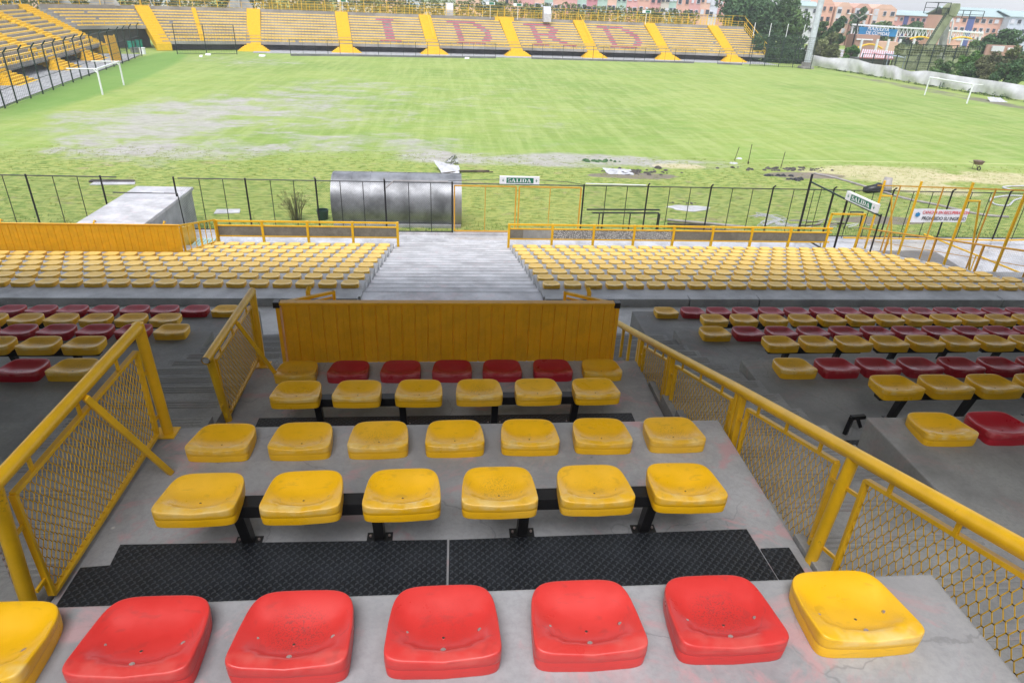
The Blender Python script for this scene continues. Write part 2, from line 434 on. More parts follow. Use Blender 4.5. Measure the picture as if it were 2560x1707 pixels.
    bare = ell(60.5, 83, 2.0, 22, .4, R(4))
    c = m.mix(m.math('MULTIPLY', m.math('MULTIPLY', bare, m.ramp(mn, .35, .6)), .85), c, (.17, .145, .125))
    # paler line of the touchline wash
    c = m.mix(m.math('MULTIPLY', m.math('MULTIPLY', m.ramp(m.math('ABSOLUTE', m.math('SUBTRACT', Y, m.math('ADD', 40.2, m.math('MULTIPLY', X, .02)))), .12, .02), m.ramp(X, 18, 22)), .7), c, (.62, .62, .3))
    m.color(c)
    m.rough(m.math('SUBTRACT', .85, m.math('MULTIPLY', wetf, .35)))
    m.bump(m.math('ADD', fine, m.math('MULTIPLY', vf, .6)), .5, .05)
grass()
def leafmat(name, a, b, c3=None, scale=.5):
    m = NT(name, .6, 0, .3)
    n1 = m.noise(scale, 4, .6); n2 = m.noise(scale * 9, 2)
    col = m.mix(m.ramp(n1, .38, .62), a, b)
    if c3: col = m.mix(m.math('MULTIPLY', m.ramp(n2, .55, .7), .7), col, c3)
    m.color(col)
    m.b.inputs['Roughness'].default_value = .85; m.b.inputs['Specular IOR Level'].default_value = .12
    return m.mat
leafmat('leaf_dark', (.045, .095, .045), (.10, .18, .075), (.16, .24, .09))
leafmat('leaf_mid', (.07, .13, .05), (.15, .24, .08), (.23, .30, .11))
leafmat('leaf_olive', (.11, .14, .055), (.21, .24, .10), (.27, .25, .13))
leafmat('leaf_bright', (.05, .13, .03), (.11, .22, .05), (.16, .28, .07))
leafmat('leaf_reddish', (.10, .115, .06), (.17, .18, .09), (.22, .17, .11))
leafmat('reed', (.12, .12, .05), (.2, .17, .08), (.12, .2, .06), 3)
# ================================================================== the covered upper terrace (near)
L = [7.185, 6.51, 5.836, 5.162, 4.487]          # tread levels
E_ = [1.80, 3.89, 5.98, 8.05, 10.12]            # front edge of each tread
CORR = 3.17
M = MAT
def terr(name, x0, x1, k0, k1, mat, label, back_y):
    b = MB(); y = back_y; pts = []
    for k in range(k0, k1 + 1):
        pts += [(y, L[k]), (E_[k], L[k])]; y = E_[k]
    b.prism([(x0, p[0], p[1]) for p in pts] + [(x0, E_[k1], CORR - .1), (x0, back_y, CORR - .1)], (x1 - x0, 0, 0))
    return tag(b.build(name, M[mat], None, (0.5 * (x0 + x1), E_[k1], CORR), bevel=.012), label, 'terrace')
terr('concrete_terrace', -1.95, 1.95, 0, 2, 'concrete_upper', 'stepped grey concrete block under the seats between the two mesh railings', -.6)
terr('concrete_terrace', 3.1, 16, 0, 4, 'concrete_side', 'stepped grey concrete block right of the sloping yellow handrail, under red and yellow seats', -.6)
terr('concrete_terrace', -16, -3.12, 0, 4, 'concrete_side', 'stepped grey concrete block at the left edge, under red and yellow seats', -.6)
# the corridor floor, front wall of the centre block
b = MB(); b.box(-34, 34, 5.9, 13.32, CORR - .25, CORR); tag(b.build('corridor_floor', M['concrete_corridor'], None, (0, 10, CORR)), kind='structure')
# aisle stairs with grooved nosings
def aisle(x0, x1, label):
    b = MB(); y = 11.5; z = CORR; run = .40
    pts = [(y, z - .1)]
    while y > -.6:
        rise = .198 if y > 8.2 else (.131 if y > 5.4 else .095)
        z += rise; pts += [(y, z), (y - run, z)]
        for g in (.035, .075, .115):
            b.box(x0 + .06, x1 - .06, y - g - .012, y - g + .004, z - .002, z + .003, 1)
        y -= run
    pts += [(y, CORR - .1)]
    q = MB(); q.prism([(x0, p[0], p[1]) for p in pts], (x1 - x0, 0, 0))
    q.add(b.v, b.f, 1)
    return tag(q.build('aisle_stairs', [M['concrete_steps'], M['concrete_side']], None, (0.5 * (x0 + x1), 11.5, CORR)), label, 'stairs')
aisle(-3.115, -1.955, 'narrow grooved concrete stairs left of the centre seats, behind the mesh railings')
aisle(1.955, 3.095, 'narrow grooved concrete stairs right of the centre seats, seen through the long mesh railing')

# ------------------------------------------------------------------ the seat
def seat_mesh(name, mats, na=44, w=.40, d=.315, h=.102, holes=True, simple=False):
    """ rounded square shell seat, local origin on the concrete under its middle, back lip towards -y """
    def outline(t):
        # superellipse with rounder front corners
        c, s_ = math.cos(t), math.sin(t)
        e = .20 if s_ < 0 else .42
        x = math.copysign(abs(c) ** e, c); y = math.copysign(abs(s_) ** e, s_)
        k = 1.0 - .055 * (y + 1) + .012 * math.cos(3.1 * y)
        return x * w / 2 * k, y * d / 2 - .012 * (1 - x * x) * (1 if y < 0 else -0.4) * abs(y)
    def top(x, y):
        u, v = x / (w / 2), y / (d / 2)
        q = min(1, max(0, (v + .95) / 1.05)); q = q * q * (3 - 2 * q)
        z = h - .004 + .004 * u * u - .020 * q
        if v < 0: z -= .012 * (1 - u * u) * v * v
        r = 1 - u * u * 1.15 - ((v * 1.22) ** 2 if v < 0 else 0)
        if r > 0: z -= .037 * (1 - (1 - min(1, r * 1.3)) ** 2.2) * (1 if v < 0 else 1 - .95 * v * v * (3 - 2 * v))
        return z
    rings = [.0, .15, .3, .44, .56, .66, .74, .81, .87, .92, .965] if not simple else [0., .45, .8, .955]
    V = []; F = []; MI = []
    V.append((0, 0, top(0, 0)))
    idx = []
    for r in rings[1:]:
        row = []
        for k in range(na):
            x, y = outline(2 * math.pi * k / na); x *= r; y *= r
            row.append(len(V)); V.append((x, y, top(x, y)))
        idx.append(row)
    for (sc, dz, absz) in ([(.988, -.0008, None), (.998, -.0045, None), (1.002, -.011, None), (1.004, None, .060), (1.001, None, .050), (.994, None, .047), (.994, None, .045), (1.0, None, .042), (.985, None, 0.0)] if not simple else [(1.0, -.008, None), (.985, None, 0.)]):
        row = []
        for k in range(na):
            x, y = outline(2 * math.pi * k / na)
            z = top(x * .97, y * .97) + dz if absz is None else absz
            row.append(len(V)); V.append((x * sc, y * sc, z))
        idx.append(row)
    for k in range(na): F.append((0, idx[0][k], idx[0][(k + 1) % na])); MI.append(0)
    for a, b_ in zip(idx, idx[1:]):
        for k in range(na):
            k2 = (k + 1) % na; F.append((a[k], b_[k], b_[k2], a[k2])); MI.append(0)
    if holes:
        for (hx, hy, hr) in ((-.128, -.022, .0125), (.128, -.022, .0125), (0, -.045, .006)):
            def ringat(rr, dz):
                out = []
                for k in range(12):
                    t = 2 * math.pi * k / 12; x = hx + rr * math.cos(t); y = hy + rr * math.sin(t); out.append((x, y, top(x, y) + dz))
                return out
            b0 = len(V); V += ringat(hr * 1.25, .0006) + ringat(hr, .0026) + ringat(hr * .8, .0022)
            for k in range(12):
                k2 = (k + 1) % 12
                F.append((b0 + k, b0 + k2, b0 + 12 + k2, b0 + 12 + k)); MI.append(0)
                F.append((b0 + 12 + k, b0 + 12 + k2, b0 + 24 + k2, b0 + 24 + k)); MI.append(1)
            F.append(tuple(b0 + 24 + k for k in range(12))); MI.append(2 if hr < .01 else 0)
    me = bpy.data.meshes.new(name); me.from_pydata(V, [], F)
    for mt in mats: me.materials.append(mt)
    me.polygons.foreach_set('material_index', MI); me.polygons.foreach_set('use_smooth', [True] * len(F)); me.update()
    me['top'] = 0
    return me, top
flat('hole_rim', (.42, .26, .08), .5)
flat('hole_rim_red', (.42, .05, .05), .5)
def seat_mats(c):
    return [M[c], M['hole_rim' if 'yellow' in c else 'hole_rim_red'], M['hole_dark']]
SM = {}
for c in ('yellow_plastic', 'red_plastic', 'crimson_plastic', 'sheen_top_yellow_plastic'):
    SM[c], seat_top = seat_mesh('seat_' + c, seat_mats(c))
# a small screw head for the row bolted down through the back lip
def bolt_mesh():
    b = MB(); n = 14
    for z0, z1, r0, r1 in ((0, .0015, .0125, .012), (.0015, .004, .0085, .007)):
        A = [(r0 * math.cos(6.283 * k / n), r0 * math.sin(6.283 * k / n), z0) for k in range(n)]
        B = [(r1 * math.cos(6.283 * k / n), r1 * math.sin(6.283 * k / n), z1) for k in range(n)]
        b.strip(A, B, close=True); b.add(B, [tuple(range(n))])
    me = bpy.data.meshes.new('bolt'); me.from_pydata(b.v, [], b.f); me.materials.append(M['bolt_steel']); return me
BOLT = bolt_mesh()

SEATS = []   # (x, y, z, colour, label, row key)
def row(key, xs, y, z, cols, where, side='left', start=1):
    n = len(xs)
    for i, x in enumerate(xs):
        j = i + start if side == 'left' else n - i
        SEATS.append((x, y, z, cols[i], j, where, side, key))
Yc, Rc, Cc = 'yellow_plastic', 'red_plastic', 'crimson_plastic'
dy = .045
row('A', [-1.53 + .5 * i for i in range(8)][0:8], 1.556 + dy, L[0], [Yc] + [Rc] * 5 + [Yc] + [Yc], 'the nearest row', 'left')
SEATS[-1:] = []  # seven seats in the nearest row
row('B', [-1.25 + .4985 * i for i in range(6)], 2.66 + dy, L[1] + .345, [Yc] * 6, 'the second row, on black beams')
row('C', [-1.481 + .5 * i for i in range(7)], 3.617 + dy, L[1], [Yc] * 7, 'the third row, bolted to concrete')
row('D', [-1.269 + .4985 * i for i in range(6)], 4.72 + dy, L[2] + .345, [Yc] * 6, 'the fourth row, on black beams')
row('E', [-1.495 + .5 * i for i in range(7)], 5.678 + dy, L[2], [Yc] + [Cc] * 5 + [Yc], 'the row against the ochre barrier')
def vis(x, y, z, m=60):
    px, py, d = proj((x, y, z)); return d > 0 and -m < px < 2560 + m and -m < py < 1707 + m
def side_row(key, x0, sgn, sp, y, z, beam, where):
    xs = []
    i = 0
    while i < 40:
        x = x0 + sgn * sp * i
        if not vis(x, y, z): break
        xs.append(x); i += 1
    cols = [Yc] * len(xs) if beam else [Yc] + [Cc] * (len(xs) - 1)
    for i, x in enumerate(xs):
        SEATS.append((x, y + dy, z, cols[i], i + 1, where, 'aisle', key))
    return xs
side_row('R0', 3.51, 1, .465, 3.63, L[1], 0, 'the highest right-hand row')
BE = {}
BE['R1'] = side_row('R1', 3.97, 1, .472, 4.73, L[2] + .345, 1, 'the second right-hand row')
side_row('R2', 3.55, 1, .464, 5.68, L[2], 0, 'the third right-hand row')
BE['R3'] = side_row('R3', 4.01, 1, .472, 6.84, L[3] + .345, 1, 'the fourth right-hand row')
side_row('R4', 3.60, 1, .470, 7.80, L[3], 0, 'the fifth right-hand row')
BE['R5'] = side_row('R5', 4.05, 1, .478, 8.90, L[4] + .345, 1, 'the sixth right-hand row')
side_row('R6', 3.64, 1, .465, 9.92, L[4], 0, 'the lowest right-hand row')
side_row('Q0', -3.59, -1, .455, 5.76, L[2], 0, 'the highest row at left edge')
BE['Q1'] = side_row('Q1', -4.09, -1, .478, 6.88, L[3] + .345, 1, 'the second row at left edge')
side_row('Q2', -3.58, -1, .465, 7.90, L[3], 0, 'the third row at left edge')
BE['Q3'] = side_row('Q3', -4.09, -1, .475, 8.93, L[4] + .345, 1, 'the fourth row at left edge')
side_row('Q4', -3.62, -1, .465, 9.98, L[4], 0, 'the lowest left-hand row')
# lower tribune
LY0, LZ0, LDY, LDZ = 13.86, 3.345, .942, -.2208
for k in range(9):
    y = LY0 + LDY * k; z = LZ0 + LDZ * k
    xs = []
    i = 0
    while i < 26 and vis(2.28 + .49 * i, y, z): xs.append(2.28 + .49 * i); i += 1
    for i, x in enumerate(xs): SEATS.append((x, y + dy, z, 'sheen_top_yellow_plastic', i + 1, '%s row of the lower right block' % ORD[k + 1], 'stairs', 'LR%d' % k))
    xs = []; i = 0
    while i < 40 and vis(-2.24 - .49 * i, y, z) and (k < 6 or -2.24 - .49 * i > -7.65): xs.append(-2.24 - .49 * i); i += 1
    for i, x in enumerate(xs): SEATS.append((x, y + dy, z, 'sheen_top_yellow_plastic', i + 1, '%s row of the lower left block' % ORD[k + 1], 'stairs', 'LL%d' % k))
SEATS.sort(key=lambda s: s[0] ** 2 + s[1] ** 2 + (s[2] - CAM_Z) ** 2)
CN = {Yc: 'yellow', 'sheen_top_yellow_plastic': 'yellow', Rc: 'bright red', Cc: 'dark red'}
DIRTY = {('B', 4): 'with grey dirt specks in its dish', ('B', 5): 'dusty in its dish'}
for i, (x, y, z, c, j, where, side, key) in enumerate(SEATS[:300]):
    o = bpy.data.objects.new('stadium_seat', SM[c]); COL.objects.link(o)
    o.location = (x + random.uniform(-.004, .004), y, z + .001)
    o.rotation_euler = (random.uniform(-.008, .008), random.uniform(-.008, .008), random.uniform(-.03, .03))
    if key == 'A': o.rotation_euler = (0, 0, random.uniform(-.02, .02))
    if side == 'left': wh = '%s from the left in %s' % (ORD[j], where)
    elif side == 'aisle': wh = '%s from the aisle in %s' % (ORD[j], where)
    else: wh = '%s from wide stairs, %s' % (ORD[j], where)
    tag(o, '%s plastic seat, %s' % (CN[c], wh), 'seat', 'moulded plastic stadium seats')
    if key == 'A':
        bo = bpy.data.objects.new('bolt', BOLT); COL.objects.link(bo); bo.parent = o
        bo.location = (0, -.108, seat_top(0, -.108) + .0012); bo.scale = (.8, .8, .6)
        for hx in (-.128, .128):
            bo = bpy.data.objects.new('bolt', BOLT); COL.objects.link(bo); bo.parent = o
            bo.location = (hx, -.022, seat_top(hx, -.022) + .0024); bo.scale = (.72, .72, .5)
REST = SEATS[300:]

# ------------------------------------------------------------------ black bench frames
def bench_frame(xa, xb, y, z, label):
    t = thing('bench_frame', label, 'bench frame', (0.5 * (xa + xb), y, z), 'black steel beams carrying the seats')
    zt = z + .345
    b = MB(); b.box(xa, xb, y - .145, y - .055, zt - .08, zt - .004); b.build('beam', M['black_steel'], t, bevel=.004)
    for u in (.22, .78):
        xl = xa + (xb - xa) * u
        b = MB(); b.prism([(xl - .028, y - .13, zt - .081), (xl - .028, y - .06, zt - .081), (xl - .028, y - .005, z + .006), (xl - .028, y - .06, z + .006)], (.056, 0, 0))
        b.build('leg', M['black_steel'], t, bevel=.003)
        b = MB(); b.box(xl - .07, xl + .07, y - .066, y + .0, z - .002, z + .006)
        for s_ in (-.052, .052): b.tube([(xl + s_, y - .03, z + .005), (xl + s_, y - .03, z + .016)], .007, 6, 1)
        b.build('foot_plate', [M['black_steel'], M['bolt_steel']], t)
nm = 0
for key, y, z, x0, word in (('B', 2.83, L[1], -1.25, 'in front of the long rubber mat'), ('D', 4.89, L[2], -1.269, 'in the row before the corrugated barrier')):
    for g in range(2):
        a = x0 + .4985 * 3 * g
        bench_frame(a - .13, a + .4985 * 2 + .13, y, z, 'black steel beam with two legs, %s one %s' % (('left', 'right')[g], word))
for key in ('R1', 'R3', 'R5', 'Q1', 'Q3'):
    xs = BE[key]; y = {'R1': 4.88, 'R3': 6.99, 'R5': 9.05, 'Q1': 7.03, 'Q3': 9.08}[key]; z = {'R1': L[2], 'R3': L[3], 'R5': L[4], 'Q1': L[3], 'Q3': L[4]}[key]
    sp = abs(xs[1] - xs[0]) if len(xs) > 1 else .47
    nm_ = {'R1': 'highest beam row right of the handrail', 'R3': 'middle beam row right of the handrail', 'R5': 'lowest beam row right of the handrail', 'Q1': 'upper beam row at the left edge', 'Q3': 'lower beam row at the left edge'}[key]
    sg = 1 if key[0] == 'R' else -1
    for g in range((len(xs) + 2) // 3):
        a = xs[0] + sg * sp * 3 * g; e = a + sg * sp * 2
        lo, hi = min(a, e), max(a, e)
        bench_frame(lo - .13, hi + .13, y, z, 'black seat beam, %s from the aisle in the %s' % (ORD[g + 1], nm_))

# ------------------------------------------------------------------ black rubber mats
def mat_thing(x0, x1, y0, y1, z, label, notch=None):
    b = MB()
    pts = [(x0, y0), (x1, y0), (x1, y1), (x0, y1)] if not notch else notch
    b.prism([(p[0], p[1], z + .001) for p in pts][::1], (0, 0, .011))
    tag(b.build('rubber_mat', M['tread_rubber'], None, (0.5 * (x0 + x1), .5 * (y0 + y1), z)), label, 'mat', 'black rubber mats on the terrace')
mat_thing(-1.9, -.035, 1.81, 2.76, L[1], 'left half of the long black rubber mat behind the red seats', [(-1.9, 1.81), (-.04, 1.81), (-.028, 2.752), (-1.77, 2.79), (-1.76, 2.645), (-1.9, 2.635)])
mat_thing(-.02, 1.7, 1.81, 2.76, L[1], 'right half of the long black rubber mat behind the red seats', [(-.028, 1.81), (1.745, 1.81), (1.70, 2.762), (-.016, 2.75)])
mat_thing(1.752, 1.9, 1.81, 2.61, L[1], 'short offcut of black rubber mat at the right end, beside the post', [(1.755, 1.81), (1.9, 1.81), (1.885, 2.61), (1.72, 2.61)])
mat_thing(-1.68, 1.65, 3.92, 4.975, L[2], 'narrow-looking black rubber mat behind the third row of yellow seats')
mat_thing(3.2, 9, 3.92, 4.5, L[2], 'black rubber mat strip on the right block behind its highest row')

# ------------------------------------------------------------------ railings with expanded metal
def honey(b, O, A, B_, la, lb, shear, w=.050, h=.030, r=.0028, flat_=.19):
    """ expanded metal sheet: strands run along A, shear = rise of the panel per metre along A (in B_) """
    O, A, B_ = (np.array(k, float) for k in (O, A, B_))
    ni = int(lb / h) + 2; nj = int(la / w * 2) + 2
    def pt(a, c): return O + A * a + B_ * (c + shear * a)
    for i in range(ni):
        prev = None
        for j in range(nj + 1):
            s_ = h / 2 if (i + j) % 2 == 0 else -h / 2
            for e in (-flat_, flat_):
                a = (j + e) * w / 2; c = i * h + s_
                cur = (min(max(a, 0), la), min(max(c, 0), lb), 0 <= a <= la and 0 <= c <= lb)
                if prev and (cur[2] and prev[2]):
                    b.wire(pt(prev[0], prev[1]), pt(cur[0], cur[1]), r)
                prev = cur
def panel(parent, x, y0, y1, zt0, zt1, hgt, mw=.050, mh=.030, label=None):
    """ mesh panel in the plane x: top edge from (y0,zt0) to (y1,zt1), vertical sides of height hgt """
    b = MB(); f = .032
    c = [(x, y0, zt0), (x, y1, zt1), (x, y1, zt1 - hgt), (x, y0, zt0 - hgt)]
    for p, q in zip(c, c[1:] + c[:1]): b.bar(p, q, .008 if 0 else .022, f, up=(1, 0, 0))
    b.build('panel_frame', M['yellow_paint'], parent, bevel=.003)
    b = MB(); k = (zt1 - zt0) / (y1 - y0)
    honey(b, (x, y0, zt0 - hgt), (0, 1, 0), (0, 0, 1), y1 - y0, hgt, k, mw, mh)
    b.build('expanded_mesh', M['mesh_brown'] if label == 'far' else M['yellow_paint'], parent)
def stub(par, p, q):
    b = MB(); b.bar(p, q, .012, .02); b.build('spacer', M['yellow_paint'], par)

t = thing('mesh_railing', 'big yellow tube railing with hexagonal mesh panel, nearest one left of the seats', 'railing', (-1.93, 3.8, L[1]), 'yellow mesh railings beside the left aisle')
xr = -1.93
b = MB(); b.tube([(xr, 3.84, 7.30), (xr, 2.2, 7.285)], .034, 16); b.build('handrail', M['yellow_paint'], t, smooth='auto')
b = MB(); b.tube([(xr, 3.84, 7.325), (xr + .03, 3.83, L[1])], .034, 16); b.build('post', M['yellow_paint'], t, smooth='auto')
b = MB(); b.tube([(xr, 2.36, 7.285), (xr - .06, 2.36, L[1])], .034, 16); b.build('post', M['yellow_paint'], t, smooth='auto')
b = MB(); b.bar((xr + .03, 3.08, 7.27), (-1.73, 3.40, L[1]), .035, .035); b.build('brace', M['yellow_paint'], t, bevel=.004)
b = MB(); b.box(xr - .05, xr + .09, 3.76, 3.89, L[1], L[1] + .008); b.build('base_plate', M['yellow_paint'], t)
panel(t, xr, 2.44, 3.74, 7.17, 7.18, .62)
b = MB()
for y in (2.6, 3.05, 3.5): stub(t, (xr, y, 7.17), (xr, y, 7.29))
for z in (6.66, 7.0): stub(t, (xr, 3.74, z), (xr, 3.84, z)); stub(t, (xr, 2.44, z), (xr, 2.36, z))

# chain hanging by that post
b = MB()
pc = [at_x(0, 1372, -2.12), at_x(22, 1420, -2.12), at_x(45, 1480, -2.11), at_x(60, 1510, -2.1)]
P_ = [pc[0] + (pc[0] - pc[1]) * .6] + pc
n = 0; pts = []
for p, q in zip(P_, P_[1:]):
    for k in range(6): pts.append(p + (q - p) * k / 6)
for i in range(len(pts) - 1):
    p, q = pts[i], pts[i + 1]; mid = (p + q) / 2; d = (q - p) * .68
    sx = np.array([.009, 0, 0]) if i % 2 else np.array([0, .009, 0])
    b.tube([mid - d + sx * .2, mid - d * .7 + sx, mid + d * .7 + sx, mid + d, mid + d * .7 - sx, mid - d * .7 - sx, mid - d + sx * .2], .0028, 5, caps=False)
tag(b.build('chain', M['bolt_steel'], None, pts[0], smooth=True), 'thin steel chain hanging beside the big left railing post', 'chain')

t = thing('mesh_railing', 'smaller yellow mesh railing with open pipe end, beyond the first at the left aisle', 'railing', (-1.93, 4.95, L[2]), 'yellow mesh railings beside the left aisle')
b = MB(); b.tube([(xr, 4.72, 6.565), (xr, 6.12, 6.565)], .034, 16, caps=False); b.tube([(xr, 4.722, 6.565), (xr, 6.118, 6.565)], .026, 16, 1); b.build('handrail', [M['yellow_paint'], M['concrete_side']], t, smooth='auto')
b = MB(); b.tube([(xr, 6.10, 6.585), (xr + .04, 5.95, L[2])], .034, 14); b.build('post', M['yellow_paint'], t, smooth='auto')
b = MB(); b.tube([(xr, 4.80, 6.56), (xr - .01, 4.98, L[2] - .05)], .034, 14); b.build('post', M['yellow_paint'], t, smooth='auto')
b = MB(); b.bar((xr + .03, 5.45, 6.55), (-1.66, 5.66, L[2]), .035, .035); b.build('brace', M['yellow_paint'], t, bevel=.004)
b = MB(); b.box(xr - .06, xr + .12, 5.87, 6.0, L[2], L[2] + .008); b.build('base_plate', M['yellow_paint'], t)
panel(t, xr, 4.92, 5.98, 6.46, 6.46, .57)
b = MB()
for y in (5.05, 5.4, 5.85): stub(t, (xr, y, 6.46), (xr, y, 6.56))
for z in (6.05, 6.35): stub(t, (xr, 5.98, z), (xr, 6.08, z)); stub(t, (xr, 4.92, z), (xr, 4.84, z))


# the long sloping handrail on the right
t = thing('mesh_railing', 'long sloping yellow handrail with mesh panels running down the right side of the seats', 'railing', (2.0, 3.7, L[1]))
X = 2.0; zr = lambda y: 7.25 - .327 * (y - 2.48)
b = MB(); b.tube([(X, .4, zr(.4)), (X, 1.5, zr(1.5)), (X, 3.8, zr(3.8) + .01), (X, 5.3, zr(5.3)), (X, 6.9, zr(6.9) + .0), (X, 7.25, zr(7.25))], .036, 16); b.build('handrail', M['yellow_paint'], t, smooth='auto')
PY = [1.15, 2.50, 3.74, 5.13, 6.06]; PB = [L[0], L[1] - .02, L[1] - .12, L[2] - .05, L[2] - .1]
for i, (y, zb) in enumerate(zip(PY, PB)):
    b = MB()
    if i in (2, 3, 4):
        b.bar((X + .005, y - .028, zb), (X, y - .028, zr(y)), .045, .045); b.bar((X, y + .03, zb - .03), (X, y + .03, zr(y)), .045, .045)
        b.build('post', M['yellow_paint'], t, bevel=.004)
    else:
        b.tube([(X - .03 if i == 1 else X, y + .02, zb), (X, y, zr(y))], .032, 14); b.build('post', M['yellow_paint'], t, smooth='auto')
for i in range(4):
    y0, y1 = PY[i] + .12, PY[i + 1] - .12
    panel(t, X + .012, y0, y1, zr(y0) - .10, zr(y1) - .10, .66, .060, .042)
    b = MB()
    for u in (.15, .5, .85):
        y = y0 + (y1 - y0) * u; stub(t, (X, y, zr(y) - .10), (X, y, zr(y)))
    for yy, yp in ((y0, PY[i]), (y1, PY[i + 1])):
        for dz in (.2, .62): stub(t, (X, yy, zr(yy) - dz), (X, yp, zr(yy) - dz + (yy - yp) * .327))
    
for y in (6.45, 6.75):
    b = MB(); b.bar((X, y, zr(y) - .62), (X, y, zr(y)), .03, .03); b.build('baluster', M['yellow_paint'], t)
b = MB(); b.bar((X, 6.1, zr(6.1) - .6), (X, 6.9, zr(6.9) - .6), .02, .02); b.build('lower_rail', M['yellow_paint'], t)

# ------------------------------------------------------------------ corrugated barrier in front of the fifth row
def corrugated(parent, name, x0, x1, y, z0, z1, pitch, mat, depth=.011, lean=0):
    b = MB(); n = int(round((x1 - x0) / pitch)); A = []; B = []
    for i in range(n):
        xa = x0 + (x1 - x0) * i / n; wd = (x1 - x0) / n
        for u, dd in ((0.0, 0), (.04, depth), (.10, depth), (.14, 0), (.55, 0), (.58, .003), (.62, .003), (.65, 0)):
            A.append((xa + wd * u, y + dd, z0)); B.append((xa + wd * u, y + dd + lean, z1))
    A.append((x1, y, z0)); B.append((x1, y + lean, z1))
    b.strip(A, B)
    A2 = [(p[0], p[1] + .03, p[2]) for p in A]; B2 = [(p[0], p[1] + .03, p[2]) for p in B]
    b.strip(B2, A2); b.strip([A[0], A2[0]], [B[0], B2[0]]); b.strip([A2[-1], A[-1]], [B2[-1], B[-1]])
    b.strip(A2, A); b.strip(B, B2)
    return b.build(name, M[mat], parent)
t = thing('corrugated_barrier', 'waist-high ochre corrugated sheet barrier closing off the front of the centre block', 'barrier', (0, 6.05, L[2]))
corrugated(t, 'sheet', -1.655, 1.675, 6.03, L[2] - .03, 6.455, .1265, 'orange_sheet')
b = MB(); b.box(-1.70, 1.715, 6.005, 6.085, 6.455, 6.485); b.build('cap_rail', M['orange_sheet'], t, bevel=.004)
for s_, xa in ((-1, -1.69), (1, 1.69)):
    b = MB(); b.box(xa - .035, xa + .025, 6.002, 6.088, 6.43, 6.49); b.build('corner_cap', M['black_steel'], t, bevel=.003)
    b = MB(); b.box(xa - .015, xa + .02, 6.01, 6.08, L[2] - .03, 6.43); b.build('end_post', M['orange_sheet'], t)
for s_ in (-1, 1):
    b = MB()
    b.bar((1.66 * s_, 6.08, 6.45), (1.20 * s_, 6.36, 6.45), .035, .03); b.bar((1.20 * s_, 6.36, 6.465), (1.20 * s_, 6.36, 5.3), .03, .03)
    b.bar((1.6 * s_, 6.1, 6.40), (1.22 * s_, 6.34, 6.40), .02, .02)
    b.tube([(1.47 * s_, 6.2, 5.9), (1.45 * s_, 6.33, 6.47), (1.44 * s_, 6.36, 6.50)], .024, 10)
    b.build('side_brace', M['yellow_paint'], t)
# small bent steel bracket standing on the right block
b = MB(); p = at_z(2112, 1085, L[2])
b.bar(p, p + np.array([.03, .02, .17]), .035, .04); b.bar(p + np.array([.02, .02, .165]), p + np.array([.15, .02, .175]), .04, .035); b.bar(p + np.array([.09, .02, .15]), p + np.array([.14, .02, .06]), .025, .03)
tag(b.build('steel_bracket', M['black_steel'], None, p, bevel=.003), 'black bent steel bracket beside the concrete edge right of the handrail', 'bracket')

# ------------------------------------------------------------------ roof over the upper terrace (above the picture), its opening and open back added for light
ROOF_Z = 11.1
b = MB()
hx0, hx1, hy0, hy1 = -2.9, 2.9, -3.4, 1.25  # opening added above the near seats, standing in for a camera flash
RY1 = 12.9
b.box(-40, hx0, -8, RY1, ROOF_Z, ROOF_Z + .3); b.box(hx1, 40, -8, RY1, ROOF_Z, ROOF_Z + .3)
b.box(hx0, hx1, -8, hy0, ROOF_Z, ROOF_Z + .3); b.box(hx0, hx1, hy1, RY1, ROOF_Z, ROOF_Z + .3)
b.box(-40, 40, -8.3, -8, 0, 8.3)  # wall stops low, an added gap to let fill light under the roof
for i in range(14): b.box(-39 + i * 6, -38.6 + i * 6, -8.25, -7.95, 8.3, ROOF_Z)
tag(b.build('stand_roof', M['roof_under'], None, (0, 0, ROOF_Z)), 'flat grey concrete roof over the upper terrace with an opening added to light the nearest row', 'roof')
# floor behind the camera
b = MB(); b.box(-16, 16, -8, -.6, 6.4, L[0] - .01)
tag(b.build('back_gangway', M['concrete_upper'], None, (0, -3, 7)), kind='structure')
# ================================================================== lower tribune, walkway, fence and what stands by the pitch
def lower_block(x0, x1, kmax, label, jag=False):
    b = MB(); pts = []
    y = 13.3
    for k in range(kmax):
        z = LZ0 + LDZ * k
        y1 = 13.3 + LDY * (k + 1)
        pts += [(y, z), (y1, z)]; y = y1
    poly = [(x0, p[0], p[1]) for p in pts] + [(x0, y, .55), (x0, 13.3, .55)]
    b.prism(poly, (x1 - x0, 0, 0))
    return tag(b.build('concrete_terrace', M['concrete_lower'], None, (0.5 * (x0 + x1), 13.3, LZ0), bevel=.012), label, 'terrace')
lower_block(2.03, 15.0, 9, 'pale stepped concrete under the yellow seats right of the wide stairs')
lower_block(-9.2, -1.95, 9, 'pale stepped concrete under the yellow seats left of the wide stairs')
lower_block(-34, -9.2, 6, 'pale stepped concrete under the yellow seats behind the long ochre board')
lower_block(15.0, 34, 3, 'pale stepped concrete outside the tall yellow cage at the right edge')
# kerb along the corridor
for i, (xa, xb, w) in enumerate(((-34, -2.0, 'left of the wide stairs'), (2.06, 5.32, 'right of the wide stairs, its first length'), (5.34, 6.95, 'right of the wide stairs, its short middle length'), (6.97, 12.9, 'right of the wide stairs, its long length'), (12.92, 34, 'at the far right of the corridor'))):
    b = MB(); b.box(xa, xb, 13.16, 13.42, CORR - .02, LZ0 + .012)
    tag(b.build('kerb', M['concrete_lower'], None, (.5 * (xa + xb), 13.2, CORR), bevel=.015), 'grey concrete kerb %s' % w, 'kerb', 'kerbs along the corridor')
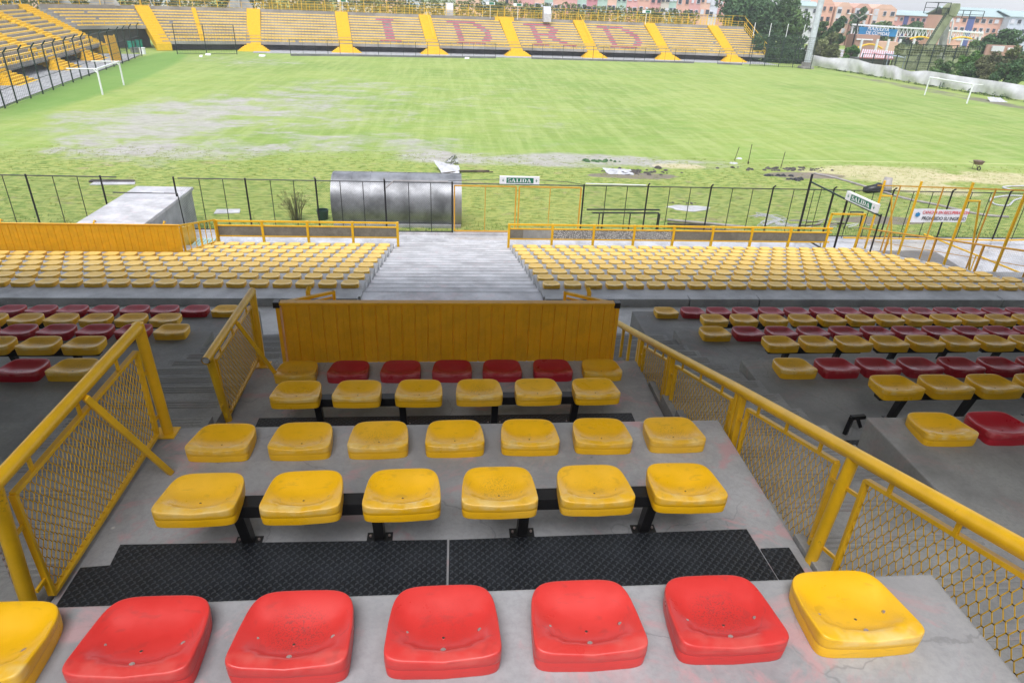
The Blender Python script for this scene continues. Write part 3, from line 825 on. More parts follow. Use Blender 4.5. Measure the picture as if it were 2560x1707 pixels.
# wide central stairs
b = MB(); pts = [(13.0, CORR + .002)]; y, z = 13.25, CORR + .1
n = 20; dz = (3.27 - .97) / n; dyy = (23.4 - 13.25) / n
for i in range(n):
    pts += [(y, z), (y + dyy, z)]; y += dyy; z -= dz
pts += [(y, .5), (13.0, .5)]
b.prism([(-1.95, p[0], p[1]) for p in pts], (3.98, 0, 0))
y, z = 13.25, CORR + .1
for i in range(n):
    y += dyy
    b.box(-1.94, 2.02, y - .055, y - .006, z - .01, z + .003, 1)
    z -= dz
tag(b.build('wide_stairs', [M['concrete_pale'], M['concrete_lower']], None, (0, 13.3, CORR), bevel=.012), 'wide pale worn concrete stairs going down between the two yellow seat blocks', 'stairs')
# walkway behind the fence (wet)
b = MB(); b.box(-34, -11.85, 21.6, 25.1, .4, .95); b.box(-9.85, 40, 21.6, 25.1, .4, .95); b.box(-34, -9.2, 18.9, 21.6, .4, 1.2)
tag(b.build('walkway', M['pavement'], None, (0, 23, .95)), kind='structure')
b = MB(); b.box(-9.8, 13.95, 24.62, 24.86, .90, 1.03); tag(b.build('fence_kerb', M['concrete_pale'], None, (0, 24.7, .9), bevel=.01), 'low wet concrete kerb under the black chain link fence', 'kerb')
# right forecourt: pale wet paving beyond the cage, with the sunken ramp
b = MB(); b.box(15.0, 60, 12, 24.6, .4, .952); tag(b.build('forecourt', M['pavement'], None, (30, 20, .9)), kind='structure')
pr = [at_z(1950 + x / 3.856, 400 + y / 3.856, .96) for x, y in ((930, 885), (1500, 888), (1745, 1040), (1330, 960))]
b = MB(); b.prism(pr, (0, 0, .012)); tag(b.build('ramp_pit', M['concrete_dark'], None, pr[0]), 'dark sunken ramp opening in the pale paving inside the yellow cage', 'ramp')
pr = [at_z(1950 + x / 3.856, 400 + y / 3.856, .96) for x, y in ((880, 770), (1380, 785), (1480, 880), (900, 880))]
b = MB(); b.prism(pr, (0, 0, .03)); tag(b.build('sand_patch', M['concrete_corridor'], None, pr[0]), 'sandy brown patch of ground behind the yellow cage posts', 'sand')

# front rail with infill boards
def front_rail(x0, x1, posts, label, boards):
    t = thing('board_railing', label, 'railing', (.5 * (x0 + x1), 22, 1.5), 'low yellow railings at the front of the lower seats')
    for z, h in ((2.235, .06), (2.085, .045), (1.72, .045)):
        b = MB(); b.bar((x0, 22, z), (x1, 22, z), .05, h); b.build('rail', M['yellow_paint'], t, bevel=.004)
    for x in posts:
        b = MB(); b.box(x - .04, x + .04, 21.955, 22.045, .95, 2.27); b.build('post', M['yellow_paint'], t, bevel=.004)
    for xa, xb, mt in boards:
        b = MB(); b.box(xa, xb, 21.985, 22.012, 1.745, 2.06); b.build('infill_board', M[mt], t)
    return t
front_rail(-7.8, -1.80, [-7.78, -6.3, -4.82, -3.33, -1.82], 'yellow railing with grey boards left of the wide stairs', [(-7.74, -4.86, 'wood_board'), (-4.78, -3.37, 'wood_board'), (-3.29, -1.86, 'wood_board')])
front_rail(1.98, 13.75, [2.0, 3.52, 4.99, 6.44, 7.87, 9.3, 10.75, 12.19, 13.6], 'yellow railing with grey and speckled boards right of the wide stairs',
           [(2.04, 2.5, 'wood_board'), (2.5, 3.48, 'concrete_lower'), (3.56, 4.95, 'terrazzo'), (5.03, 6.4, 'terrazzo'), (6.48, 7.83, 'terrazzo'), (7.91, 9.26, 'wood_board'), (9.34, 10.71, 'wood_board'), (10.79, 12.15, 'wood_board'), (12.23, 13.56, 'wood_board')])
b = MB()
b.bar((13.57, 22.05, 2.2), (13.6, 22.05, 2.78), .06); b.bar((13.57, 22.05, 2.76), (14.88, 22.05, 2.76), .06); b.bar((14.86, 22.05, 2.78), (14.8, 22.05, 1.5), .06)
tag(b.build('portal_frame', M['yellow_paint'], None, (14.2, 22, 1.5), bevel=.005), 'small yellow square frame standing above the right end of the board railing', 'frame')
# long ochre board at left with its side guard
t = thing('corrugated_barrier', 'long low ochre corrugated board across the lower left seats', 'barrier', (-10, 19.05, 2.2))
corrugated(t, 'sheet', -20, -7.78, 19.0, 2.22, 3.03, .20, 'orange_sheet', .012)
b = MB(); b.box(-20, -7.76, 18.985, 19.05, 3.03, 3.05); b.build('cap_rail', M['orange_sheet'], t)
for x in (-14.9, -12.6, -10.1, -8.2):
    b = MB(); b.tube([(x, 19.08, 2.0), (x, 19.08, 3.06), (x, 19.14, 3.1), (x, 19.2, 3.06)], .025, 8); b.build('post', M['yellow_paint'], t)
t = thing('side_guard', 'yellow barred guard rail joining the long ochre board to the front railing', 'railing', (-7.78, 20.5, 1.9))
zz = lambda y: 3.0 - (y - 19.1) * .25
b = MB(); b.bar((-7.78, 19.08, zz(19.08)), (-7.8, 22, 2.27), .05); b.build('rail', M['yellow_paint'], t)
b = MB(); b.bar((-7.78, 19.08, 2.2), (-7.8, 22, 1.55), .04); b.build('rail', M['yellow_paint'], t)
for i in range(7):
    y = 19.2 + i * .45; b = MB(); w = .05 if i in (0, 3, 6) else .022
    b.bar((-7.79, y, 2.2 - (y - 19.08) * .222), (-7.79, y, 3.0 - (y - 19.08) * .25), w); b.build('baluster', M['yellow_paint'], t)
b = MB(); b.prism([(-8.5, 19.6, 1.9), (-8.45, 21.9, 1.5), (-8.45, 21.9, 2.15), (-8.5, 19.6, 2.6)], (-.05, 0, 0)); b.build('infill_sheet', M['yellow_paint'], t)
b = MB()
for i in range(6): b.box(-8.4 + i * .1, -8.32 + i * .1, 19.4, 21.9, 1.62, 1.66)
tag(b.build('plank_bench', flat('pale_plank', (.35, .52, .5), .6), None, (-8.1, 20.5, 1.6)), 'pale green slatted planks lying behind the barred guard rail', 'planks')
# tunnel box
b = MB(); b.box(-11.8, -9.88, 19.3, 26.0, .5, 2.16); 
t = thing('tunnel_cover', 'long flat-topped pale concrete box over the players tunnel', 'tunnel', (-10.8, 23, .9))
b.build('wall', M['concrete_lower'], t, bevel=.02)
b = MB(); b.box(-11.9, -9.82, 19.3, 26.06, 2.16, 2.28); b.build('roof_slab', M['concrete_pale'], t, bevel=.02)
b = MB(); b.box(-10.95, -10.55, 25.05, 25.13, 2.282, 2.31); tag(b.build('white_offcut', M['sign_white'], None, (-10.7, 25, 2.28)), 'small white strip lying on the tunnel cover', 'offcut')

# ------------------------------------------------------------------ black chain link fence along the walkway
FY = 24.7; FZ0, FZ1 = .98, 2.98
def chain(b, x0, x1, y, z0, z1, sp=.085, r=.0022, axis=0):
    H = z1 - z0; n = int((x1 - x0 + H) / sp)
    for i in range(n + 1):
        for sg in (0, 1):
            a = x0 - H + i * sp
            s0, s1 = 0, H
            lo = a; hi = a + H
            t0 = max(0, (x0 - lo)); t1 = min(H, x1 - lo)
            if t1 - t0 < .02: continue
            if sg == 0: p = (lo + t0, z0 + t0); q = (lo + t1, z0 + t1)
            else: p = (lo + t0, z1 - t0); q = (lo + t1, z1 - t1)
            if axis == 0: b.wire((p[0], y, p[1]), (q[0], y, q[1]), r)
            else: b.wire((y, p[0], p[1]), (y, q[0], q[1]), r)
t = thing('chain_link_fence', 'black chain link fence with bent-tip posts between the seats and the pitch', 'fence', (0, FY, FZ0))
segs = [(-34, -11.9), (-9.8, .05), (5.05, 14.0), (14.0, 38)]
for x0, x1 in segs:
    b = MB(); b.tube([(x0, FY, FZ1 - .03), (x1, FY, FZ1 - .03)], .02, 6); b.build('top_rail', M['black_steel'], t)
    b = MB(); b.tube([(x0, FY, FZ0 + .08), (x1, FY, FZ0 + .08)], .02, 6); b.build('bottom_rail', M['black_steel'], t)
    b = MB(); chain(b, x0, x1, FY, FZ0 + .08, FZ1 - .03); b.build('chain_link_mesh', M['wire'], t)
xs = [0.05 - 2.5 * k for k in range(0, 14)] + [5.05 + 2.5 * k for k in range(0, 14)]
for x in xs:
    cut = -11.9 < x < -9.8
    b = MB(); b.tube([(x, FY, 2.28 if cut else FZ0 - .1), (x, FY, FZ1), (x, FY - .0, FZ1 + .02)] + ([(x, FY - .13, FZ1 + .12)] if x > 5.5 or -6.5 < x < -2 else []), .032, 8); b.build('post', M['black_steel'], t)
for x0 in xs:
    if abs(x0 - .05) < .1: continue
    for u in (.35, .68):
        x = x0 + 2.5 * u
        if -11.9 < x < -9.8 or 0 < x < 5.0: continue
        b = MB(); b.tube([(x, FY + .02, FZ0), (x, FY + .02, FZ1 - .02)], .015, 5); b.build('picket', M['black_steel'], t)
b = MB(); b.tube([(-11.95, 24.3, 2.5), (-11.9, 24.3, 2.5), (-9.75, 24.3, 2.5), (-9.7, 24.3, .95)], .022, 6); b.build('handrail', M['black_steel'], t)
b = MB(); b.tube([(-2.4, FY - .02, FZ1 - .25), (-2.15, FY - .02, FZ1 - .02), (-2.1, FY - .02, FZ1 + .03), (-.1, FY - .02, FZ1 + .03)], .022, 6); b.build('loose_pipe', M['pipe_grey'], t)
b = MB(); b.tube([(5.1, FY - .03, FZ1 + .05), (7.45, FY - .03, FZ1 + .03)], .018, 6); b.build('loose_pipe', M['sign_white'], t)
# yellow double gate
t = thing('mesh_gate', 'double mesh gate with yellow-brown frames at the foot of the wide stairs', 'gate', (2.5, FY, FZ0))
for xa, xb in ((.13, 2.46), (2.58, 4.95)):
    fr = MB(); z0, z1 = 1.1, 2.86
    for p, q in (((xa, z0), (xb, z0)), ((xa, z1), (xb, z1)), ((xa, z0), (xa, z1)), ((xb, z0), (xb, z1))): fr.bar((p[0], FY, p[1]), (q[0], FY, q[1]), .05)
    lf = fr.build('gate_leaf', M['rusty_yellow_paint'], t, bevel=.004)
    b = MB(); b.tube([((xa + xb) / 2, FY, z0), ((xa + xb) / 2, FY, z1)], .014, 5); b.build('picket', M['rusty_yellow_paint'], lf)
    b = MB(); chain(b, xa, xb, FY + .01, z0, z1, .1 if xa < 1 else .1, .0022); b.build('chain_link_mesh', M['mesh_brown'], lf)
b = MB(); b.tube([(.05, FY, FZ1 - .04), (5.05, FY, FZ1 - .04)], .02, 6); b.tube([(-.3, FY + .03, 3.0), (1.0, FY + .03, 3.08), (1.9, FY + .03, 3.12), (3.3, FY + .03, 3.12), (4.4, FY + .03, 3.06), (5.0, FY + .03, 2.98)], .012, 5); b.build('top_rail', M['black_steel'], t)

# signs -----------------------------------------------------------------
def text_mesh(txt, size, align='CENTER', off=.006, shear=0, spacing=1.0, depth=.002):
    cu = bpy.data.curves.new('letters', 'FONT'); cu.body = txt; cu.size = size; cu.align_x = align; cu.align_y = 'CENTER'
    cu.offset = off * size; cu.extrude = depth; cu.shear = shear; cu.space_character = spacing
    tmp = bpy.data.objects.new('tmp_letters', cu); COL.objects.link(tmp)
    dg = bpy.context.evaluated_depsgraph_get()
    me = bpy.data.meshes.new_from_object(tmp.evaluated_get(dg)); bpy.data.objects.remove(tmp); return me
def text_part(txt, size, mat, parent, mtx, name='lettering', sx=1.0, **k):
    me = text_mesh(txt, size, **k); me.materials.clear(); me.materials.append(M[mat])
    me.transform(Matrix.Diagonal((sx, 1, 1, 1)))
    me.transform(Matrix.Translation(-Vector(WLOC[parent.name])) @ mtx)
    o = bpy.data.objects.new(name, me); COL.objects.link(o); o.parent = parent; WLOC[o.name] = WLOC[parent.name].copy(); return o
def serif_cap(b, O, U, V, items, th):
    """ letters drawn as strokes in the plane (O + U*a + V*b), with serifs """
    O, U, V = (np.array(k, float) for k in (O, U, V)); N = np.cross(U, V)
    for poly in items: b.prism([O + U * p[0] + V * p[1] for p in poly], N * th)
def R4(x0, y0, x1, y1): return [(x0, y0), (x1, y0), (x1, y1), (x0, y1)]
def serif_letters(word, h, sw=.2):
    """ blocky roman capitals: thick stems, thin arms, slab serifs; returns polygons and width """
    out = []; x = 0; a = sw * h; c = .09 * h
    def sh(ps, dx): return [[(p[0] + dx, p[1]) for p in q] for q in ps]
    for ch in word:
        if ch == 'I':
            g = [R4(.08 * h, 0, .08 * h + a, h), R4(0, 0, .16 * h + a, c), R4(0, h - c, .16 * h + a, h)]; w = .16 * h + a
        elif ch == 'L':
            g = [R4(.08 * h, 0, .08 * h + a, h), R4(0, h - c, .16 * h + a, h), R4(0, 0, .58 * h, c), [(.48 * h, c), (.58 * h, c), (.58 * h, .28 * h), (.54 * h, .28 * h)]]; w = .58 * h
        elif ch == 'A':
            g = [[(.30 * h, h), (.42 * h, h), (.14 * h, c), (.07 * h, c)], [(.30 * h, h), (.46 * h, h), (.72 * h, c), (.50 * h, c)], R4(.18 * h, .28 * h, .55 * h, .36 * h), R4(0, 0, .24 * h, c), R4(.42 * h, 0, .80 * h, c)]; w = .80 * h
        elif ch == 'D':
            g = [R4(.08 * h, 0, .08 * h + a, h), R4(0, 0, .42 * h, c), R4(0, h - c, .42 * h, h)]
            k = 12; o1 = []; o2 = []
            for i in range(k + 1):
                t_ = -math.pi / 2 + math.pi * i / k
                o1.append((.38 * h + .36 * h * math.cos(t_), .5 * h + .5 * h * math.sin(t_))); o2.append((.38 * h + .17 * h * math.cos(t_), .5 * h + .41 * h * math.sin(t_)))
            for i in range(k): g.append([o1[i], o1[i + 1], o2[i + 1], o2[i]])
            w = .76 * h
        elif ch == 'S':
            k = 10; g = []; pts = []
            for i in range(k + 1):
                t_ = math.radians(30 + 240 * i / k); pts.append((.28 * h + .2 * h * math.cos(t_), .73 * h + .22 * h * math.sin(t_)))
            for i in range(k + 1):
                t_ = math.radians(90 - 240 * i / k); pts.append((.28 * h + .21 * h * math.cos(t_), .27 * h + .22 * h * math.sin(t_)))
            for i, (p, q) in enumerate(zip(pts, pts[1:])):
                d = np.array(q) - np.array(p); L_ = np.linalg.norm(d)
                if L_ < 1e-6: continue
                f_ = 1 - abs(i / (len(pts) - 2) - .5) * 1.3
                nn = np.array([-d[1], d[0]]) / L_ * (.05 + .06 * max(0, f_)) * h; e = d / L_ * .02 * h
                p_, q_ = np.array(p) - e, np.array(q) + e
                g.append([tuple(p_ - nn), tuple(q_ - nn), tuple(q_ + nn), tuple(p_ + nn)])
            g += [R4(.43 * h, .74 * h, .48 * h, .98 * h), R4(.05 * h, .02 * h, .10 * h, .28 * h)]; w = .54 * h
        out += sh(g, x); x += w + .07 * h
    return out, x
def exit_sign(O, U, V, W, H, label, loc):
    """ O = lower-left corner of the face seen from the seats """
    O, U, V = (np.array(k, float) for k in (O, U, V)); N = np.cross(U, V)
    t = thing('exit_sign', label, 'sign', loc, 'green and white exit signs')
    def rect(x0, y0, x1, y1, n0, n1, mt, name):
        b = MB(); q = [O + U * x + V * y + N * n0 for x, y in ((x0, y0), (x1, y0), (x1, y1), (x0, y1))]
        b.prism(q, N * (n1 - n0)); return b.build(name, M[mt], t)
    rect(0, 0, W, H, -.12, 0, 'sign_white', 'light_box')
    rect(.17 * W, .14 * H, .85 * W, .86 * H, .001, .005, 'sign_green', 'green_field')
    h = .50 * H; items, w = serif_letters('SALIDA', h)
    b = MB(); sc = .60 * W / w
    items = [[(p[0] * sc, p[1]) for p in q] for q in items]
    serif_cap(b, O + U * .205 * W + V * (.25 * H) + N * .006, U, V, items, .003); b.build('lettering', M['sign_white'], t)
    for cx in (.085 * W, .925 * W):
        b = MB(); s_ = .24 * H
        ar = [R4(-.12 * s_, -.2 * s_, .12 * s_, .9 * s_), [(-.55 * s_, .05 * s_), (0, -.75 * s_), (0, -.35 * s_), (-.45 * s_, .3 * s_)], [(.55 * s_, .05 * s_), (.45 * s_, .3 * s_), (0, -.35 * s_), (0, -.75 * s_)]]
        serif_cap(b, O + U * cx + V * (.5 * H) + N * .001, U, V, ar, .004); b.build('arrow', M['sign_green'], t)
    return t
exit_sign((1.82, FY - .06, 2.965), (1, 0, 0), (0, 0, 1), 1.50, .28, 'green and white exit sign reading SALIDA above the double gate', (2.55, FY, 2.96))
# open gate wing running back towards the seats, with the second sign
t = thing('gate_wing', 'tall black post and frame standing open at right angles to the chain link fence', 'gate', (14.1, 24, .95))
b = MB(); b.tube([(14.0, FY, .95), (14.0, FY, 3.56)], .045, 10); b.build('post', M['black_steel'], t)
b = MB(); b.tube([(14.22, 22.35, .95), (14.22, 22.35, 3.2)], .04, 10); b.build('post', M['black_steel'], t)
b = MB(); b.bar((14.0, FY, 3.26), (14.22, 22.35, 3.19), .05); b.bar((14.22, 22.35, 3.19), (14.42, 20.6, 3.14), .05); b.build('top_rail', M['green_black_steel'], t)
b = MB(); b.tube([(14.45, 20.6, 1.7), (14.45, 20.6, 3.2)], .03, 8); b.build('post', M['black_steel'], t)
b = MB(); b.bar((14.0, FY, 1.12), (14.22, 22.35, 1.12), .05); b.build('bottom_rail', M['black_steel'], t)
for u in (.33, .66):
    b = MB(); b.tube([(14.0 + .22 * u, FY - 2.35 * u, 1.1), (14.0 + .22 * u, FY - 2.35 * u, 3.25)], .013, 5); b.build('picket', M['black_steel'], t)
d = np.array([.2, -1.65, -.03]); d /= np.linalg.norm(d)
exit_sign((14.16, 22.42, 3.20), d, (0, 0, 1), 1.62, .30, 'slanting exit sign reading SALIDA beside the tall yellow cage', (14.3, 21.6, 3.2))

# banner on the fence
P0, P1 = np.array([18.52, FY - .05, 1.70]), np.array([21.02, FY - .05, 1.74])
t = thing('banner', 'white cloth banner tied to the fence, printed in red and black capitals', 'banner', (19.8, FY - .05, 1.7))
b = MB(); nb = 24; A = []; B = []
for i in range(nb + 1):
    u = i / nb; p = P0 + (P1 - P0) * u; wv = .012 * math.sin(u * 21) + .008 * math.sin(u * 47)
    A.append(p + np.array([0, wv, -.01 * math.sin(u * 9)])); B.append(p + np.array([0, wv * .6, .545 + .02 * math.sin(u * 7)]))
b.strip(A, B); b.strip([a + np.array([0, .006, 0]) for a in B], [a + np.array([0, .006, 0]) for a in A]); b.build('cloth', M['banner_white'], t, smooth=True)
mt = Matrix.Rotation(R(90), 4, 'X')
def bpart(txt, x, z, s_, mat, **k): return text_part(txt, s_, mat, t, Matrix.Translation((x, FY - .075, z)) @ mt, **k)
bpart('CANCHA EN RECUPERACION', 20.02, 2.12, .175, 'banner_red', sx=.86, shear=.15, off=.012)
bpart('PROHIBIDO SU INGRESO', 20.02, 1.87, .20, 'banner_black', sx=.86, off=.012)
b = MB(); c_ = np.array([18.83, FY - .078, 2.03])
b.prism([c_ + np.array([.09 * math.cos(a) * (1 + .3 * (k % 2)), 0, .08 * math.sin(a) * (1 + .3 * (k % 2))]) for k, a in enumerate(np.linspace(0, 6.283, 13)[:-1])][::-1], (0, .004, 0)); b.build('emblem', M['sign_blue'], t)

# tall yellow cage at the right end of the lower seats
t = thing('tall_cage', 'tall yellow tube cage with raking props at the right end of the lower seats', 'cage', (15.3, 19, 1.9))
zs = lambda y: 1.54 + .2344 * (21.4 - y)
XC = 15.32
for y in (22.19, 20.35, 18.2, 16.3, 14.4, 12.4):
    b = MB(); b.tube([(XC, y, zs(y) - .3), (XC, y, zs(y) + 2.6)], .04, 8); b.build('post', M['yellow_paint'], t, smooth='auto')
for y in (21.3, 19.3, 17.3, 15.35, 13.4):
    b = MB(); b.tube([(XC, y, zs(y)), (XC, y, zs(y) + 2.45)], .024, 6); b.build('upright', M['rusty_yellow_paint'], t)
b = MB(); b.bar((XC, 22.5, zs(22.5) + 2.42), (XC, 12, zs(12) + 2.42), .04); b.build('top_rail', M['rusty_yellow_paint'], t)
for y in (22.19, 18.2):
    b = MB(); b.tube([(XC, y, zs(y) + 2.05), (XC + .42, y, zs(y) + 2.05), (XC + 1.25, y + .1, .95)], .032, 8); b.build('raking_prop', M['yellow_paint'], t, smooth='auto')
t = thing('low_mesh_fence', 'low rusty yellow mesh fence running up beside the last lower seats', 'fence', (15.0, 19, 1.8))
XL = 14.98
b = MB(); b.tube([(XL, 22.3, zs(22.3) + .85), (XL, 12, zs(12) + .85)], .026, 8); b.build('top_rail', M['rusty_yellow_paint'], t)
b = MB(); b.bar((XL, 22.3, zs(22.3) + .03), (XL, 12, zs(12) + .03), .03); b.bar((XL, 22.3, zs(22.3) + .45), (XL, 12, zs(12) + .45), .015); b.build('lower_rail', M['rusty_yellow_paint'], t)
for y in (22.25, 20.62, 18.45, 16.6, 14.6, 12.6):
    b = MB(); b.bar((XL, y, zs(y) - .1), (XL, y, zs(y) + .86), .05); b.build('post', M['rusty_yellow_paint'], t)
b = MB()
k = .2344
for i in range(190):
    y = 22.3 - i * .055; b.wire((XL, y, zs(y) + .03), (XL, y, zs(y) + .84), .0016)
for i in range(15):
    b.wire((XL, 22.3, zs(22.3) + .05 + i * .055), (XL, 12, zs(12) + .05 + i * .055), .0016)
b.build('wire_mesh', M['mesh_brown'], t)
# second cage line across the forecourt
t = thing('yellow_gate_frame', 'yellow tube gate frames standing on the paving behind the tall cage', 'gate', (19, 24, .95))
for x, y in ((17.4, 23.9), (20.2, 24.0), (22.6, 24.0), (23.3, 22.4)):
    b = MB(); b.tube([(x, y, .95), (x, y, 3.3 if x > 22 else 1.15)], .035, 8); b.build('post', M['yellow_paint'], t)
b = MB(); b.bar((15.6, 24.1, 1.2), (22.6, 24.1, 1.16), .05); b.build('rail', M['yellow_paint'], t)
b = MB(); b.bar((22.6, 24.0, 3.2), (26.5, 24.4, 3.2), .05); b.build('rail', M['yellow_paint'], t)
b = MB(); b.bar((22.6, 24.0, 1.2), (26.5, 24.4, 1.2), .05); b.build('rail', M['yellow_paint'], t)
b = MB(); b.tube([(17.0, 21.6, 2.2), (19.6, 17.0, 1.6), (22, 14, 1.0)], .03, 8); b.build('ramp_handrail', M['yellow_paint'], t)
for (x, y, z) in ((17.9, 20.0, 1.98), (18.9, 18.3, 1.75), (19.9, 16.6, 1.55), (20.9, 15.4, 1.3)):
    b = MB(); b.bar((x, y, .95), (x, y, z), .03); b.build('baluster', M['yellow_paint'], t)

# ------------------------------------------------------------------ things by the pitch
G = .75
def gz(sx, sy, z=G): return at_z(sx, sy, z)
# dugout shelter, seen from behind: ribbed half barrel of galvanised sheet
t = thing('dugout_shelter', 'curved galvanised steel players shelter seen from behind, beside the double gate', 'shelter', (-2.1, 27, G))
X0, X1 = -4.68, .40; np_ = 7; cy, cz, rr = 27.05, 1.66, 1.03
prof = []
for i in range(31):
    a = R(205 - (205 - 62) * i / 30) if 0 else R(-142 - 0) ; 
ang = [R(a) for a in np.linspace(222, 72, 34)]
def bar_pt(a, r): return cy + r * math.cos(a) , cz + r * math.sin(a) * (1.0 if math.sin(a) > 0 else 1.15)
for j in range(np_):
    xa = X0 + (X1 - X0) * j / np_; xb = X0 + (X1 - X0) * (j + 1) / np_
    b = MB(); rows_ = []
    for u in (0.02, .06, .3, .5, .7, .94, .98):
        x = xa + (xb - xa) * u; bulge = .012 * math.sin(math.pi * u)
        rows_.append([(x, *bar_pt(a, rr + bulge + random.uniform(-.002, .002))) for a in ang])
    for A, B in zip(rows_, rows_[1:]): b.strip(A, B)
    rin = [[(x, *bar_pt(a, rr - .03)) for a in ang] for x in (xa, xb)]
    b.strip(rin[1], rin[0])
    b.build('sheet_panel', M['galvanised'], t, smooth=True)
for j in range(np_ + 1):
    x = X0 + (X1 - X0) * j / np_
    b = MB(); A = [(x - .03, *bar_pt(a, rr + .018)) for a in ang]; B = [(x + .03, *bar_pt(a, rr + .018)) for a in ang]
    b.strip(A, B); C_ = [(x + .03, *bar_pt(a, rr - .01)) for a in ang]; D_ = [(x - .03, *bar_pt(a, rr - .01)) for a in ang]
    b.strip(B, C_); b.strip(D_, A); b.build('rib', M['galvanised'], t, smooth='auto')
b = MB(); y_, z_ = bar_pt(ang[-1], rr); b.box(X0 - .03, X1 + .03, y_ - .02, y_ + .03, z_ - .02, z_ + .04); b.build('front_edge', M['galvanised'], t)
b = MB(); b.box(X0, X1, 26.1, 28.0, G - .1, G + .12); b.build('base_slab', M['concrete_lower'], t, bevel=.01)
b = MB(); b.box(X0 + .3, X1 - .3, 26.7, 27.1, G + .5, G + .56); b.build('bench', M['yellow_paint'], t)
# bucket, reeds, slabs
p = gz(808, 548); b = MB(); n = 16
prof = [(.20, 0), (.24, .38), (.25, .38), (.25, .40), (.225, .40), (.19, .06), (0, .06)]
for (r0, z0), (r1, z1) in zip(prof, prof[1:]):
    b.strip([(p[0] + r0 * math.cos(6.283 * k / n), p[1] + r0 * math.sin(6.283 * k / n), G + z0) for k in range(n)], [(p[0] + r1 * math.cos(6.283 * k / n), p[1] + r1 * math.sin(6.283 * k / n), G + z1) for k in range(n)], close=True)
tag(b.build('bucket', M['dark_green_bin'], None, (p[0], p[1], G), smooth='auto'), 'dark green plastic bucket on the grass left of the curved shelter', 'bucket')
def reeds(cx, cy, h, n, spread, mat, label):
    b = MB()
    for i in range(n):
        a = random.uniform(0, 6.283); r0 = random.uniform(0, .22); x, y = cx + r0 * math.cos(a), cy + r0 * math.sin(a)
        hh = h * random.uniform(.45, 1.05); sp = spread * random.uniform(.2, 1)
        pts = [np.array([x, y, G]), np.array([x + sp * .35 * math.cos(a), y + sp * .35 * math.sin(a), G + hh * .6]), np.array([x + sp * math.cos(a), y + sp * math.sin(a), G + hh])]
        w = .008
        for p, q in zip(pts, pts[1:]): b.wire(p, q, w)
        if random.random() < .6:
            for k in range(5):
                tip = pts[2]; e = np.array([random.gauss(0, .07), random.gauss(0, .07), random.gauss(.02, .05)]); b.wire(tip, tip + e, .006)
    return tag(b.build('reed_clump', M[mat], None, (cx, cy, G)), label, 'plant')
p = gz(742, 551); reeds(p[0], p[1], 1.2, 75, .5, 'reed', 'tall reed clump behind the fence, left of the bucket')
def slab(sx, sy, w, d_, rot, mat, label, h=.04, name='concrete_slab'):
    p = gz(sx, sy); b = MB(); b.prism([p + np.array([math.cos(rot) * a - math.sin(rot) * c, math.sin(rot) * a + math.cos(rot) * c, 0]) for a, c in ((-w / 2, -d_ / 2), (w / 2, -d_ / 2 * .8), (w / 2 * .9, d_ / 2), (-w / 2, d_ / 2))], (0, 0, h))
    return tag(b.build(name, M[mat], None, p, bevel=.008), label, 'slab')
slab(570, 530, 1.0, .6, .1, 'concrete_pale', 'cracked pale concrete slab in the grass between tunnel cover and reeds')
slab(285, 460, 1.9, .5, .1, 'concrete_pale', 'pale slab edge in the grass beyond the fence at left')
slab(283, 455, 2.0, .35, .05, 'soil_dark', 'dark soil strip beside the pale slab at left', .08, 'soil_strip')
def puddle(sx, sy, rx, ry, mat, label, name='puddle'):
    p = gz(sx, sy); b = MB(); pts = []
    for k in range(26):
        a = 6.283 * k / 26; q = 1 + .12 * math.sin(3 * a + sx) + .08 * math.sin(7 * a) + random.uniform(-.05, .05)
        pts.append(p + np.array([rx * q * math.cos(a), ry * q * math.sin(a), .006]))
    b.prism(pts, (0, 0, .012)); return tag(b.build(name, M[mat], None, p), label, 'puddle')
puddle(1722, 521, .95, .5, 'concrete_pale', 'oval grey silt puddle in the grass behind the fence, right of the gate')
def clods(sx, sy, n, sprx, spry, smin, smax, mat, label, name='soil_clods', cat='soil'):
    p = gz(sx, sy); b = MB()
    for i in range(n):
        c = p + np.array([random.gauss(0, sprx), random.gauss(0, spry), 0]); s_ = random.uniform(smin, smax) * .8
        ic = 8; pts = []
        z0 = [(0, 0, s_ * random.uniform(.5, .9))]
        ring1 = [(s_ * .7 * math.cos(6.283 * k / ic) * random.uniform(.8, 1.2), s_ * .7 * math.sin(6.283 * k / ic) * random.uniform(.8, 1.2), s_ * .45 * random.uniform(.8, 1.2)) for k in range(ic)]
        ring2 = [(s_ * math.cos(6.283 * k / ic) * random.uniform(.8, 1.3), s_ * math.sin(6.283 * k / ic) * random.uniform(.8, 1.3), -.01) for k in range(ic)]
        base = len(b.v); b.v += [tuple(c + np.array(q)) for q in z0 + ring1 + ring2]
        for k in range(ic):
            k2 = (k + 1) % ic
            b.f += [(base, base + 1 + k, base + 1 + k2), (base + 1 + k, base + 1 + ic + k, base + 1 + ic + k2, base + 1 + k2)]; b.m += [0, 0]
    return tag(b.build(name, M[mat], None, p, smooth=True), label, cat, kind='stuff' if n > 3 else None)
clods(1722, 508, 9, .5, .08, .04, .12, 'soil_dark', 'dark soil crumbs heaped at the back edge of the silt puddle')
clods(1500, 404, 26, .55, .18, .08, .25, 'leaf_dark', 'lifted turf and soil lumps on the wet strip of the pitch')
clods(1590, 430, 60, 1.0, .25, .05, .2, 'soil_dark', 'dug soil lumps beside the crumpled plastic sheet')
clods(1645, 421, 1, 0, 0, .24, .27, 'soil_dark', 'rounded dark sack at the end of the dug soil', 'sack', 'sack')
clods(1965, 424, 60, 1.4, .28, .05, .18, 'soil_dark', 'broken soil along the dug trench by the wooden stakes')
